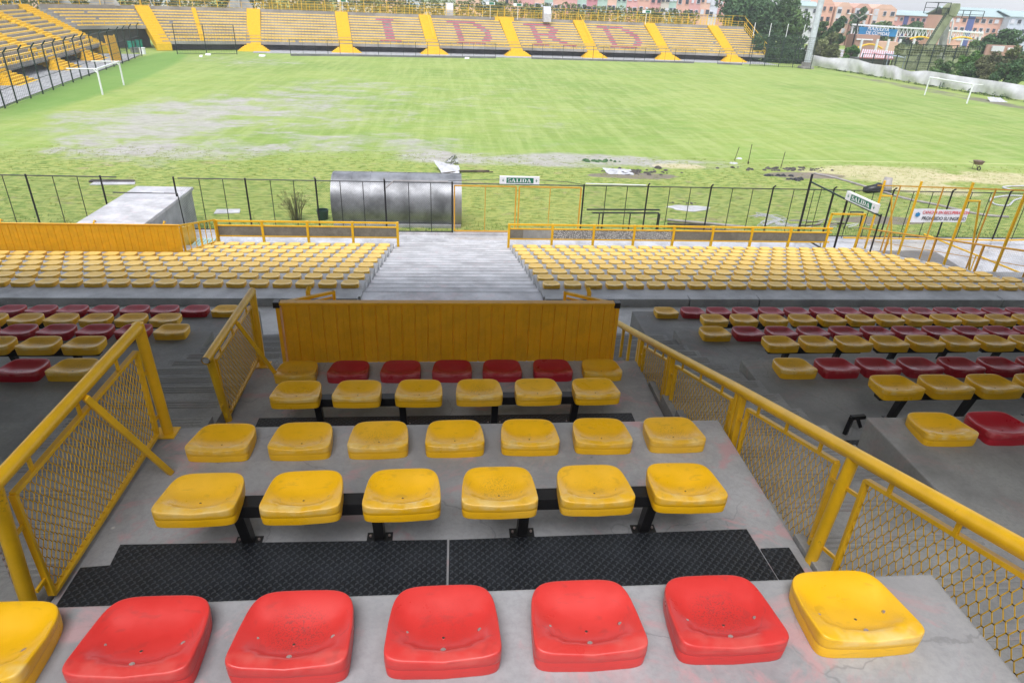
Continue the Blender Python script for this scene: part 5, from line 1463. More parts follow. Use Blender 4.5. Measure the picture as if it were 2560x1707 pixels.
# pitch-side fences -------------------------------------------------
def tall_fence(pts, h, label, nsub=2, mat='green_black_steel', arm=.35, mesh_h=None, lean=(0, 0)):
    t = thing('tall_fence', label, 'fence', (*pts[0][:2], G))
    for i, p in enumerate(pts):
        p = np.array([p[0], p[1], G - .1]); dirx = np.array(lean + (0,)) if len(lean) == 2 else np.array(lean)
        b = MB(); b.tube([p, p + [0, 0, h], p + [dirx[0] * arm, dirx[1] * arm, h + arm]] if arm else [p, p + [0, 0, h]], .055, 6); b.build('post', M[mat], t)
    for i in range(len(pts) - 1):
        p = np.array([*pts[i][:2], G]); q = np.array([*pts[i + 1][:2], G]); b = MB()
        for z_ in (.1, 1.2, h * .5 + .5, h - .05): b.wire(p + [0, 0, z_], q + [0, 0, z_], .03)
        nn = max(6, int(np.linalg.norm(q - p) / .3))
        for k in range(nn): a = p + (q - p) * k / nn; b.wire(a + [0, 0, .05], a + [0, 0, h - .05], .008)
        for k in range(int(h / .3)): b.wire(p + [0, 0, .1 + k * .3], q + [0, 0, .1 + k * .3], .008)
        b.build('mesh_panel', M['wire'], t)
    return t
lf = [(-30.3, 43.0), (-30.8, 46.4), (-31.3, 49.4), (-31.6, 52.2), (-32.1, 54.6), (-32.45, 57.1), (-32.85, 59.6), (-33.25, 62.0), (-33.7, 64.5), (-34.1, 67.1), (-34.55, 69.6), (-35.0, 72.1), (-35.5, 74.8), (-36.0, 78.0), (-36.5, 81.0), (-37.0, 84.3), (-37.6, 87.4), (-38.2, 90.6), (-38.7, 94.0)]
tall_fence(lf, 3.55, 'tall dark green fence with curved post tops before the left stand', lean=(.9, .1))
tall_fence([(-36.0, 98.5), (-32.6, 99.6), (-29.0, 100.8)], 3.7, 'tall dark fence posts before the far stand at its left end', lean=(0, 0), arm=0)
def low_fence(pts, label, h=2.1):
    t = thing('low_fence', label, 'fence', (*pts[0], G), 'low dark mesh fences before the far stand')
    for i in range(len(pts) - 1):
        p = np.array([*pts[i], G]); q = np.array([*pts[i + 1], G]); n = max(2, int(np.linalg.norm(q - p) / 1.6))
        b = MB()
        for k in range(n + 1): a = p + (q - p) * k / n; b.wire(a, a + [0, 0, h], .045 if k % 3 == 0 else .025)
        for z_ in (.05, h): b.wire(p + [0, 0, z_], q + [0, 0, z_], .03)
        b.build('mesh_panel', M['wire'], t)
        b = MB(); b.bar(p + [0, 0, .08], q + [0, 0, .08], .2, .34); b.build('curb', M['concrete_dark'], t)
low_fence([(-22.0, 101.6), (-15.6, 103.9), (-3.3, 106.7), (6.9, 109.6)], 'low dark mesh fence before the far stand, left of its middle opening')
low_fence([(12.6, 110.6), (24, 111.6), (31.0, 112.6), (39.5, 113.5)], 'low dark mesh fence before the far stand, right of its middle opening')
low_fence([(43.5, 113.6), (47.5, 113.2)], 'short low dark mesh fence before the last far stair')
b = MB(); A_ = [V2(F_[i], nf[i], -2.5) for i in range(8)]; B_ = [V2(F_[i], nf[i], 5) for i in range(8)]
b.strip([(p[0], p[1], G + .06) for p in A_], [(p[0], p[1], G + .06) for p in B_]); 
b.strip([(p[0], p[1], G - .2) for p in A_], [(p[0], p[1], G + .06) for p in A_]); tag(b.build('far_apron', M['concrete_lower'], None, (0, 110, G)), kind='structure')
b = MB(); A_ = [V2(p, -ln, -.2) for p in LS]; B_ = [V2(p, ln, 6) for p in LS]; A_ = [V2(p, ln, -2.6) for p in LS]
b.strip([(p[0], p[1], G + .05) for p in B_], [(p[0], p[1], G + .05) for p in A_]); tag(b.build('left_apron', M['concrete_lower'], None, (-36, 70, G)), kind='structure')
# goals ---------------------------------------------------------------
def goal(p, q, h, bx, label):
    t = thing('football_goal', label, 'goal', (p + q) / 2); r = .075
    for a in (p, q):
        b = MB(); b.tube([a, a + [0, 0, h]], r, 8); b.build('post', M['white_paint'], t, smooth='auto')
    b = MB(); b.tube([p + [0, 0, h], q + [0, 0, h]], r, 8); b.build('crossbar', M['white_paint'], t, smooth='auto')
    for a in (p, q):
        b = MB(); b.tube([a + [0, 0, h], a + np.array([bx[0], bx[1], 0]) + [0, 0, h - .02]], .045, 6); b.tube([a + [0, 0, h - .35], a + [0, 0, h] + np.array([bx[0], bx[1], 0]) * .12], .05, 6); b.build('net_stanchion', M['white_paint'], t)
goal(gz(257, 237.5), gz(310, 213.5), 1.98, (-2.2, -.3), 'white goal frame without net on the muddy left end of the pitch')
goal(gz(2311, 238.5), gz(2416.5, 259.5), 1.98, (1.3, .2), 'white goal frame without net before the white tarpaulin at right')
for px, py, s_, lb in ((520, 139, .28, 'white scrap of plastic before the far fence, the bigger one'), (502, 143, .16, 'small pale scrap on the turf beside the bigger white one'), (655, 142, .35, 'white scrap on the turf at the foot of the first far stair'), (1167, 148, .28, 'white scrap on the turf near the middle of the far fence')):
    p = gz(px, py); b = MB(); b.prism([p + np.array([s_ * 1.3 * math.cos(k), s_ * .6 * math.sin(k), .01]) for k in (0, .9, 1.8, 2.7, 3.6, 4.6, 5.5)], (.05, .1, .22)); tag(b.build('plastic_scrap', M['sign_white'], None, p), lb, 'plastic')
# tarpaulin fence at right --------------------------------------------
tp = [(59.6, 115.6, 2.55), (60.6, 111, 2.35), (61.8, 107, 2.65), (62.2, 104.5, 2.62), (62.4, 101.5, 2.35), (62.6, 98.5, 2.40), (62.75, 96.5, 2.55), (62.8, 94.5, 2.25), (62.9, 92.5, 2.15), (63.2, 90, 2.5), (63.6, 87, 2.5), (64.2, 84.5, 2.4), (64.9, 82, 2.38), (65.3, 78.5, 2.4), (65.7, 75, 2.35), (66.4, 70, 2.4), (67, 64, 2.4)]
t = thing('tarpaulin_screen', 'white sagging tarpaulin hung along the fence behind the right goal', 'tarpaulin', (63, 95, G))
b = MB(); g = []
for i in range(len(tp) - 1):
    for k in range(7):
        u = k / 7; x, y, z_ = [tp[i][j] + (tp[i + 1][j] - tp[i][j]) * u for j in range(3)]
        ph = i * 7 + k; col = []
        for m_ in range(7):
            v = m_ / 6; zz_ = .98 + (z_ + .12 - .98) * v
            off = .09 * math.sin(ph * .9 + v * 2) * (1 - v) + .12 * math.sin(ph * .37 + 3 * v) * (1 - v * .5) - .12 * math.sin(math.pi * v)
            col.append((x + off, y, zz_ - (.05 if m_ == 0 else 0) * math.sin(ph)))
        g.append(col)
for A, B in zip(g, g[1:]): b.strip(A, B)
for A, B in zip(g, g[1:]): b.strip([(x + .02, y, z_) for x, y, z_ in B], [(x + .02, y, z_) for x, y, z_ in A])
b.build('sheet', M['tarp_white'], t, smooth=True)
b = MB()
for x, y, z_ in tp: b.tube([(x + .06, y, G - .1), (x + .06, y, z_)], .05, 6)
b.build('posts_row', M['green_black_steel'], t) if 0 else None
for x, y, z_ in tp[::2]:
    b = MB(); b.tube([(x + .08, y, G - .1), (x + .08, y, z_ + .05)], .05, 6); b.build('post', M['green_black_steel'], t)
p = gz(2488, 254); b = MB()
sheet([p + np.array([-1.0, -.5, 0]), p + np.array([1.1, -.6, 0]), p + np.array([.9, .5, .35]), p + np.array([-.7, .6, .4])], 'white plastic bundle on the ground behind the right goal', 'plastic_bundle')

# light mast --------------------------------------------------------------
t = thing('light_mast', 'tall pale grey tapered light mast on a concrete footing beside the far fence', 'mast', (57.35, 111, G))
b = MB(); b.tube([(57.35, 111, 1.65), (57.4, 111, 24)], .50, 12, 0, r2=.42); b.build('shaft', flat('mast_grey', (.52, .55, .6), .5), t, smooth='auto')
b = MB(); b.box(56.4, 58.3, 110.2, 112, G, G + .35); b.box(56.75, 57.95, 110.5, 111.6, G + .35, 1.7); b.build('footing', M['concrete_far'], t, bevel=.03)
tall_fence([(48.6, 112.6), (51.0, 112.5), (53.3, 112.3), (55.5, 111.9), (57.4, 109.6)], 4.6, 'tall dark fence posts between the far stand and the light mast', arm=0)
for x, y in ((51.2, 119.6), (54.0, 119.6), (56.9, 119.4), (59.8, 119.2)):
    b = MB(); b.tube([(x, y, G), (x, y, 4.9)], .055, 6); b.tube([(x, y, 4.9), (x, y, 6.95)], .06, 6, 1); tag(b.build('white_pole', [M['green_black_steel'], M['white_paint']], None, (x, y, G)), 'thin white-topped pole in the hedge, %s of four from the far stand' % {51.2: 'first', 54.0: 'second', 56.9: 'third', 59.8: 'last'}[x], 'pole', 'thin white poles in the hedge')

# foliage --------------------------------------------------------------
rng = np.random.default_rng(5)
def leaves(centers, radii, n, size, flat_=.0):
    """ n leaf quads gathered in clumps through ellipsoids """
    C_ = np.array(centers, float); Rr = np.array(radii, float); vol = Rr.prod(axis=1); w = vol / vol.sum()
    idx = rng.choice(len(C_), n, p=w)
    d = rng.normal(size=(n, 3)); d /= np.linalg.norm(d, axis=1)[:, None]
    rad = rng.uniform(.35, 1.0, n) ** .45
    P = C_[idx] + d * Rr[idx] * rad[:, None]
    a = rng.normal(size=(n, 3)); a /= np.linalg.norm(a, axis=1)[:, None]
    b_ = rng.normal(size=(n, 3)); b_ -= (b_ * a).sum(1)[:, None] * a; b_ /= np.linalg.norm(b_, axis=1)[:, None]
    s_ = size * rng.uniform(.5, 1.3, n)[:, None]
    Vv = np.stack([P - a * s_, P + b_ * s_ * .5, P + a * s_, P - b_ * s_ * .5], 1).reshape(-1, 3)
    return Vv, [(4 * i, 4 * i + 1, 4 * i + 2, 4 * i + 3) for i in range(n)]
def tree(name, x, y, h, r, mat, label, n=5200, size=.30, zb=G, low=.25, group=None, lobes=26, sq=1.0):
    t = thing(name, label, 'tree', (x, y, zb), group)
    b = MB(); top = zb + h
    tr = max(.12, r * .07)
    b.tube([(x, y, zb - .2), (x + .1, y, zb + h * .3), (x - .05, y + .1, zb + h * .62)], tr, 8, r2=tr * .5)
    for k in range(7):
        a = random.uniform(0, 6.283); z0 = zb + h * random.uniform(.25, .55)
        b.tube([(x, y, z0), (x + r * .35 * math.cos(a), y + r * .35 * math.sin(a), z0 + h * .14), (x + r * .72 * math.cos(a), y + r * .72 * math.sin(a), z0 + h * .26)], tr * .4, 5, r2=tr * .12)
    b.build('trunk', M['bark'], t)
    cs, rs = [], []
    zc = zb + h * (low + 1) / 2; rz = h * (1 - low) / 2
    for k in range(lobes):
        d = rng.normal(size=3); d /= np.linalg.norm(d); q = rng.uniform(.35, .85)
        cs.append((x + d[0] * r * q, y + d[1] * r * q, zc + d[2] * rz * q * sq)); s_ = rng.uniform(.2, .40) * r; rs.append((s_, s_, s_ * .8))
    Vv, Ff = leaves(cs, rs, n, size)
    np_mesh('crown', Vv, Ff, [], [M[mat]], parent=t)
    return t
def tree_px(name, px, py, Y, rpx, mat, label, low=.25, zb=G, **k):
    p = at_y(px, py, Y); return tree(name, p[0], Y, p[2] - zb, rpx * Y / F_PX, mat, label, zb=zb, low=low, **k)
# big trees behind the far stand
tree_px('big_tree', 1905, -38, 140, 92, 'leaf_dark', 'big dark green tree right behind the end of the far stand', n=15000, size=.34, low=.12, lobes=60)
tree_px('big_tree', 1975, -8, 137, 62, 'leaf_mid', 'big green tree overlapping the biggest one on its right', n=8000, size=.32, low=.1, lobes=36)
tree_px('dark_tree', 1836, 12, 146, 34, 'leaf_dark', 'smaller dark tree at the left foot of the big tree, over the railing', n=4500, low=.1, lobes=24)
tree_px('dark_tree', 2100, 36, 128, 26, 'leaf_dark', 'dark pointed tree just right of the light mast', n=4500, size=.26, low=.08, lobes=24)
tree_px('dark_tree', 2060, 44, 130, 22, 'leaf_mid', 'dark bushy tree touching the light mast on its right', n=3500, size=.26, low=.08)
tree_px('bushy_tree', 2080, 66, 121, 34, 'leaf_olive', 'olive brown bush below the pointed tree, above the white tarpaulin', n=5200, size=.22, low=.0)
tree_px('bushy_tree', 2045, 90, 118, 22, 'leaf_reddish', 'reddish brown bush right beside the light mast foot', n=2800, size=.2, low=.0)
tree_px('bushy_tree', 2135, 108, 116, 20, 'leaf_bright', 'bright green round bush at the end of the olive bush', n=3400, size=.2, low=.0)
tree_px('street_tree', 2155, 17, 190, 24, 'leaf_dark', 'round dark tree before the peach gabled houses', n=2600, size=.38, low=.05)
tree_px('street_tree', 2215, 46, 178, 34, 'leaf_mid', 'low green trees before the pink apartment block', n=3000, size=.36, low=.0)
tree_px('street_tree', 2290, 54, 172, 34, 'leaf_dark', 'low dark tree left of the slanting tower', n=3000, size=.36, low=.0)
tree_px('bushy_tree', 2530, 70, 112, 55, 'leaf_dark', 'dark tree at the far right beside the blue apartment block', n=7000, size=.28, low=.0, lobes=34)
tree_px('bushy_tree', 2462, 84, 118, 34, 'leaf_mid', 'mid green bush left of the far right dark tree', n=3600, size=.26, low=.0)
# climbers and bushes over the right-hand wire fences
for px, py, Y, r_, mt, lb in ((2440, 112, 100, 26, 'leaf_bright', 'bright green climber heaped on the net fence'), (2372, 146, 92, 30, 'leaf_mid', 'green creeper column on the net fence'), (2432, 156, 88, 34, 'leaf_dark', 'dark creeper mass beside the goal at right'), (2490, 128, 86, 36, 'leaf_reddish', 'reddish green creeper mass under the far shop signs'), (2540, 140, 80, 40, 'leaf_dark', 'dark creeper mass at the right edge above the tarpaulin'), (2350, 170, 90, 20, 'leaf_dark', 'low dark creeper just behind the tarpaulin'), (2552, 100, 88, 26, 'leaf_olive', 'olive creeper top at the right edge')):
    tree_px('creeper', px, py, Y, r_, mt, lb, n=3800, size=.17, low=.0, lobes=30)
# hedge between far stand and mast
def hedge(pts, z0, z1, th, n, size, mat, label, name='hedge'):
    cs, rs = [], []
    for i in range(len(pts) - 1):
        p, q = np.array(pts[i]), np.array(pts[i + 1]); k_ = max(2, int(np.linalg.norm(q - p) / 1.1))
        for k in range(k_):
            a = p + (q - p) * (k + .5) / k_; zz_ = z0
            while zz_ < z1: cs.append((a[0] + rng.normal() * .2, a[1] + rng.normal() * .3, zz_ + rng.uniform(0, .6))); rs.append((.8, th, rng.uniform(.5, .85))); zz_ += .8
    Vv, Ff = leaves(cs, rs, n, size)
    return tag(np_mesh(name, Vv, Ff, [], [M[mat]], loc=(*pts[0], z0)), label, 'hedge')
hedge([(52.5, 121.5), (57, 121.5), (61.5, 121)], 1.2, 4.9, .5, 12000, .17, 'leaf_dark', 'dark green hedge with hanging creeper between the far stand and the mast')
hedge([(54.5, 120.6), (62.0, 119.6)], .8, 2.6, .4, 7000, .17, 'leaf_dark', 'lower dark green hedge along the fence left of the mast')
hedge([(-60, 131), (-30, 133), (0, 137), (30, 139), (48, 140)], 4.2, 7.4, 1.4, 26000, .26, 'leaf_olive', 'long olive green hedge rising behind the far gangway')
hedge([(-64, 60), (-58, 85), (-56, 100), (-52, 118)], 4.2, 7.6, 1.4, 9000, .26, 'leaf_olive', 'olive hedge behind the left stand gangway')
hedge([(60.9, 114), (62.9, 104), (63.5, 96), (63.7, 90), (65.1, 83), (66.3, 75)], G - .3, .6, .2, 6000, .10, 'leaf_dark', 'dark weeds growing along the foot of the white tarpaulin', 'weeds')
for px, py, Y, r_, mt, lb in ((1020, 4, 150, 30, 'leaf_mid', 'green tree top behind the far stand over the letter I'), (1245, -6, 150, 34, 'leaf_dark', 'dark green tree top behind the middle far stairs'), (1440, 12, 150, 26, 'leaf_mid', 'green tree top behind the far stand over the first D'), (1625, 16, 150, 34, 'leaf_dark', 'dark tree top behind the small sign on the far railing'), (1495, 22, 146, 20, 'leaf_olive', 'pale green tree top behind the far railing over the letter R'), (1700, 40, 148, 22, 'leaf_olive', 'olive bush behind the far railing near the last stairs'), (760, -20, 150, 40, 'leaf_mid', 'green tree top behind the far stand at left'), (1345, 4, 156, 24, 'leaf_mid', 'small green tree top right of the centre stairs')):
    tree_px('tree_top', px, py, Y, r_, mt, lb, n=3600, size=.32, low=.15)

# far gangway floor and white wall line
b = MB(); b.strip([(V2(F_[i], nf[i], 11)[0], V2(F_[i], nf[i], 11)[1], 5.7) for i in range(8)], [(V2(F_[i], nf[i], 16)[0], V2(F_[i], nf[i], 16)[1], 5.7) for i in range(8)])
b.strip([(V2(F_[i], nf[i], 16)[0], V2(F_[i], nf[i], 16)[1], 5.7) for i in range(8)], [(V2(F_[i], nf[i], 16.1)[0], V2(F_[i], nf[i], 16.1)[1], 0.5) for i in range(8)])
tag(b.build('far_gangway', M['concrete_far'], None, (0, 126, 5.7)), kind='structure')
b = MB()
rp = [V2(F_[i], nf[i], 15.8) for i in range(8)]
for i in range(7):
    for k in range(10):
        a = rp[i] + (rp[i + 1] - rp[i]) * k / 10; b.bar((a[0], a[1], 5.7), (a[0], a[1], 7.2), .06)
    for z_ in (6.1, 6.5, 6.9, 7.2): b.bar((rp[i][0], rp[i][1], z_), (rp[i + 1][0], rp[i + 1][1], z_), .05)
tag(b.build('gangway_railing', M['stair_yellow'], None, (0, 127, 5.7)), 'yellow barred railing along the back of the far gangway', 'railing')

# town ------------------------------------------------------------------
def wallmat(name, c): return flat(name, c, .8, var=.06, scale=.15)
for nm, c in (('wall_pink', (.64, .34, .31)), ('wall_peach', (.70, .45, .34)), ('wall_green', (.38, .50, .42)), ('wall_red', (.52, .22, .24)), ('wall_cream', (.56, .50, .42)), ('wall_brick', (.66, .38, .29)), ('wall_blue', (.08, .11, .28)), ('wall_grey', (.52, .56, .62)), ('roof_green', (.38, .48, .48)), ('wall_pale', (.6, .6, .64)), ('roof_tile', (.42, .25, .20))): wallmat(nm, c)
def block(x0, x1, y, z1, rot, mat, label, floors=4, cols=6, depth=9, gable=False, roof='roof_green', wmat='glass_dark', stripe=(), cat='building', roofh=1.2, winw=.9):
    t = thing('apartment_block', label, cat, (x0, y, G))
    ca, sa = math.cos(rot), math.sin(rot); Lw = x1 - x0
    def W(u, d_, z_): return (x0 + u * ca - d_ * sa, y + u * sa + d_ * ca, z_)
    def bx(u0, u1, d0, d1, z0, z1_, mt, name, par=t):
        b = MB(); b.prism([W(u0, d0, z0), W(u1, d0, z0), W(u1, d1, z0), W(u0, d1, z0)], (0, 0, z1_ - z0)); return b.build(name, M[mt], par)
    bx(0, Lw, 0, depth, G - .5, z1, mat, 'wall')
    if gable:
        b = MB(); b.prism([W(0, -.05, z1), W(Lw, -.05, z1), W(Lw * .7, -.05, z1 + roofh), W(Lw * .3, -.05, z1 + roofh)], W(0, depth, 0) - np.array(W(0, 0, 0))); b.build('gable', M[mat], t)
    else:
        b = MB(); q = [W(-.4, -.5, z1), W(Lw + .4, -.5, z1), W(Lw + .4, depth * .5, z1 + roofh), W(-.4, depth * .5, z1 + roofh)]
        b.prism(q, (0, 0, .18)); q = [W(-.4, depth + .5, z1), W(-.4, depth * .5, z1 + roofh), W(Lw + .4, depth * .5, z1 + roofh), W(Lw + .4, depth + .5, z1)]; b.prism(q, (0, 0, .18)); b.build('roof', M[roof], t)
    fh = (z1 - G) / floors
    for (u0, u1, mt) in stripe: bx(u0, u1, -.12, 0, G, z1 - .02, mt, 'coloured_bay')
    for f in range(max(0, floors - 3), floors):
        for c in range(cols):
            u = Lw * (c + .5) / cols + random.uniform(-.15, .15); zc = G + fh * (f + .55)
            if any(u0 - .3 < u < u1 + .3 and mt == 'wall_blue' for u0, u1, mt in stripe): continue
            w = winw * random.uniform(.75, 1.2); h_ = fh * .42
            fr = bx(u - w / 2 - .1, u + w / 2 + .1, -.17, -.10 if stripe else .0, zc - h_ / 2 - .1, zc + h_ / 2 + .1, 'wall_pale' if random.random() < .4 else mat, 'window')
            bx(u - w / 2, u + w / 2, -.20, -.172, zc - h_ / 2, zc + h_ / 2, wmat if random.random() < .75 else 'wall_pale', 'pane', fr)
    return t
# row of narrow coloured houses behind the far stand (upper middle of the view)
cols_ = ['wall_pink', 'wall_peach', 'wall_green', 'wall_brick', 'wall_pink', 'wall_green', 'wall_red', 'wall_green', 'wall_peach', 'wall_green', 'wall_pink', 'wall_brick', 'wall_pink', 'wall_cream', 'wall_green', 'wall_brick', 'wall_pink', 'wall_peach', 'wall_pale', 'wall_pink', 'wall_brick']
cn_ = {'wall_pink': 'pink', 'wall_peach': 'peach', 'wall_green': 'pale green', 'wall_brick': 'brick orange', 'wall_red': 'dark pink', 'wall_cream': 'cream', 'wall_pale': 'white'}
u0 = 1305; Yh = 175
for i, c in enumerate(cols_):
    w = [30, 26, 22, 32, 30, 24, 28, 26, 24, 26, 30, 32, 28, 22, 20, 34, 30, 26, 22, 30, 28][i]
    a = at_y(u0, 20, Yh); e = at_y(u0 + w, 20, Yh)
    block(a[0], e[0], Yh + (u0 - 1300) * .012, 13.5 + .4 * (i % 3), R(4), c, 'narrow %s house front, %s from the left in the row behind the far stand' % (cn_[c], ORD[i + 1]), floors=5, cols=2, depth=10, winw=.8)
    u0 += w
a = at_y(1258, -3, 178); e = at_y(1300, 0, 178); block(a[0], e[0], 178, 12.5, R(4), 'wall_peach', 'peach house behind the trees over the centre stairs', floors=4, cols=2)
# peach gabled houses
for i, (pa, pb, tp_) in enumerate(((2008, 2052, 8), (2053, 2086, 2), (2088, 2128, 9), (2130, 2172, 12), (2174, 2232, 14))):
    a = at_y(pa, tp_, 195); e = at_y(pb, tp_ + 1, 195)
    c = ['wall_pale', 'wall_brick', 'wall_peach', 'wall_brick', 'wall_peach'][i]
    block(a[0], e[0] - .1, 195 - i * .6, a[2] - .8, R(-3), c, ['white house with brown windows left of the mast', 'orange gabled house right of the mast', 'peach house with a low gable, second right of the mast', 'brick orange gabled house, third right of the mast', 'wide peach gabled house beside the long pink block'][i], floors=4, cols=2 if i < 4 else 3, gable=(i > 0), roofh=1.1, stripe=((.3, 1.6, 'wall_pale'),) if i > 1 else ())
a = at_y(2236, 30, 200); e = at_y(2360, 34, 200)
block(a[0], e[0], 200, a[2] - .9, R(-4), 'wall_pink', 'long pink brick apartment block with a dark blue bay, left of the slanting tower', floors=4, cols=9, stripe=((3.3, 4.6, 'wall_blue'),), depth=10)
a = at_y(2375, 34, 182); e = at_y(2526, 44, 182)
block(a[0], e[0], 182, a[2] - .5, R(-5), 'wall_brick', 'orange brick apartment block with green roof and dark blue bay, right of the slanting tower', floors=4, cols=10, stripe=((5.2, 7.0, 'wall_blue'),), depth=10, roofh=1.9)
a = at_y(2527, 42, 178); e = at_y(2640, 50, 178)
block(a[0], e[0], 178, a[2] - .1, R(-5), 'wall_grey', 'blue-grey apartment block cut by the right edge', floors=4, cols=7, depth=10, roofh=1.3)

# white truss canopy with the blue sign
t = thing('truss_canopy', 'long white steel truss canopy of the food court beyond the tarpaulin', 'canopy', (87, 130, G))
b = MB(); b.bar((74.2, 130, 7.12), (90.1, 130.0, 6.86), .35, .28); b.bar((90.1, 130, 6.86), (100.4, 130, 6.6), .35, .28); b.build('top_beam', M['white_paint'], t)
b = MB(); b.bar((74.6, 130.2, 5.5), (100.6, 130.2, 5.3), .12); b.build('lower_chord', M['white_paint'], t)
for i in range(34):
    x = 75 + i * .76; b = MB(); b.bar((x, 130.1, 5.45), (x + .38, 130.1, 6.95), .09); b.bar((x + .38, 130.1, 6.95), (x + .76, 130.1, 5.45), .09); b.build('truss_web', M['white_paint'], t)
for x in (74.6, 77.2, 83.6, 87.3, 92.5, 97.0, 100.4):
    b = MB(); b.bar((x, 130.3, G), (x, 130.3, 6.9), .22); b.build('post', M['white_paint'], t)
t = thing('food_court_sign', 'blue banner sign with white words over the food court', 'sign', (79.5, 129.5, 5.5))
q = [at_y(2100 + x / 5.113, y / 5.113, 129.6) for x, y in ((240, 438), (708, 476), (738, 382), (248, 344))]
b = MB(); b.prism(q, (0, .15, 0)); b.build('panel', M['sign_blue'], t)
ang_ = math.atan2(q[1][2] - q[0][2], q[1][0] - q[0][0])
for txt, cx, cy, s_ in (('PLAZOLETA', 490, 378, .78), ('DE COMIDAS', 480, 432, .78)):
    c_ = at_y(2100 + cx / 5.113, cy / 5.113, 129.5)
    text_part(txt, s_, 'sign_white', t, Matrix.Translation(c_) @ Matrix.Rotation(-ang_, 4, 'Y') @ Matrix.Rotation(R(90), 4, 'X'), shear=.1, off=.004, sx=1.0, depth=.01)
# food court clutter: arches, counter, sign, red roof
def arch(px0, px1, py, Y, hgt, mat, label):
    a = at_y(px0, py, Y); e = at_y(px1, py, Y); b = MB(); P = []
    for k in range(13): u = k / 12; P.append((a[0] + (e[0] - a[0]) * u, Y, a[2] + (e[2] - a[2]) * u + hgt * math.sin(math.pi * u)))
    b.tube(P, .16, 6); return tag(b.build('arch', M[mat], None, P[0], smooth='auto'), label, 'arch')
arch(2140, 2205, 122, 124, .7, 'stair_yellow', 'yellow arch over the food court, nearest the olive bushes')
arch(2275, 2325, 98, 126, .35, 'stair_yellow', 'yellow arch left of the slanting tower')
arch(2380, 2430, 98, 126, .3, 'stair_yellow', 'yellow arch right of the slanting tower')
def wallpx(name, px0, py0, px1, py1, Y, d_, mat, label, cat):
    a = at_y(px0, py0, Y); e = at_y(px1, py1, Y); b = MB(); b.box(a[0], e[0], Y, Y + d_, e[2], a[2]); return tag(b.build(name, M[mat], None, (a[0], Y, e[2])), label, cat)
wallpx('kiosk', 2143, 87, 2185, 150, 127, 3, 'roof_tile', 'brick red kiosk under the blue banner sign', 'kiosk')
wallpx('kiosk', 2188, 104, 2240, 150, 127.5, 3, 'wall_peach', 'orange kiosk below the white truss', 'kiosk')
wallpx('kiosk', 2142, 97, 2182, 102, 126.8, .1, 'sign_white', 'white name board on the brick red kiosk', 'board')
for i, px in enumerate((2157, 2196, 2224, 2253, 2288)):
    a = at_y(px, 100, 122); b = MB(); b.box(a[0] - .16, a[0] + .16, 122, 122.3, G, a[2] + .1); tag(b.build('white_column', M['white_paint'], None, (a[0], 122, G)), 'white square column, %s from the left before the kiosks' % ORD[i + 1], 'column', 'white columns before the kiosks')
t = thing('red_roof_shed', 'low shed with a ribbed red and white sheet roof behind the tarpaulin', 'shed', (69.5, 112, G))
q0 = at_y(2149, 144, 112); q1 = at_y(2233, 148, 111); q2 = at_y(2237, 130, 116); q3 = at_y(2156, 124, 116)
b = MB(); b.prism([q0, q1, q2, q3], (0, 0, -.12)); b.build('roof', flat('shed_red', (.42, .16, .16), .6), t)
for i in range(15):
    u = (i + .5) / 15; b = MB(); p = q0 + (q1 - q0) * u; q = q3 + (q2 - q3) * u; b.bar(p + [0, 0, .05], q + [0, 0, .05], .16, .06); b.build('roof_rib', M['wall_pale'], t)
b = MB(); b.box(66.8, 72.2, 112.3, 115.6, G, 2.5); b.build('wall', M['concrete_dark'], t)
a = at_y(2222, 138, 108); b = MB(); b.prism([a, a + [3.0, 0, -.35], a + [3.4, 2, -.2], a + [.5, 2, .15]], (0, 0, -.1))
for dx in (.1, 2.9): b.bar(a + [dx, .1, -.1], (a[0] + dx, 108.1, G), .1)
tag(b.build('shed_awning', flat('awning_blue', (.3, .36, .44), .5), None, a), 'blue-grey tin awning at the foot of the slanting tower', 'awning')
# slanting tower: A-shaped concrete floodlight tower with ladder and platform
t = thing('slanting_tower', 'slanting A-shaped concrete tower with ladder and steel platform', 'tower', (77, 110, G))
def legpart(p, q, w, d_, nm, mt): b = MB(); b.bar(p, q, w, d_, up=(0, 1, 0)); return b.build(nm, M[mt], t, bevel=.05)
A_ = at_y(2100 + 1010 / 5.113, 800 / 5.113, 108); B_ = at_y(2100 + 1440 / 5.113, 120 / 5.113, 108)
flat('tower_moss', (.26, .29, .17), .8, var=.35, scale=.6); flat('tower_grey', (.45, .45, .45), .8, var=.25, scale=.6)
legpart(A_ + (A_ - B_) * .14, B_, 1.15, .8, 'main_leg', 'tower_moss')
b = MB(); dA = (B_ - A_) / 26
for k in range(26): p = A_ + dA * k; b.bar(p + [-.75, -.3, .25], p + [-.25, -.3, .25 + .35], .07)
b.bar(A_ + [-.95, -.35, 0.1], B_ + [-.95, -.35, .1], .07); b.build('ladder', M['green_black_steel'], t)
C_ = at_y(2100 + 1335 / 5.113, 600 / 5.113, 110); legpart(C_ + (C_ - B_) * .9, B_ + [.1, 1.2, 0], .85, .8, 'back_leg', 'tower_grey')
b = MB(); D_ = at_y(2100 + 1395 / 5.113, 560 / 5.113, 110); b.bar(D_, at_y(2100 + 1450 / 5.113, 260 / 5.113, 110), .18); b.build('white_pipe', M['white_paint'], t)
b = MB(); h0 = at_y(2100 + 1440 / 5.113, 120 / 5.113, 108)
b.box(h0[0] - 1.5, h0[0] + 1.4, 107.4, 109.4, h0[2] - 1.0, h0[2] + 1.3); 
t2 = b.v; b = MB()
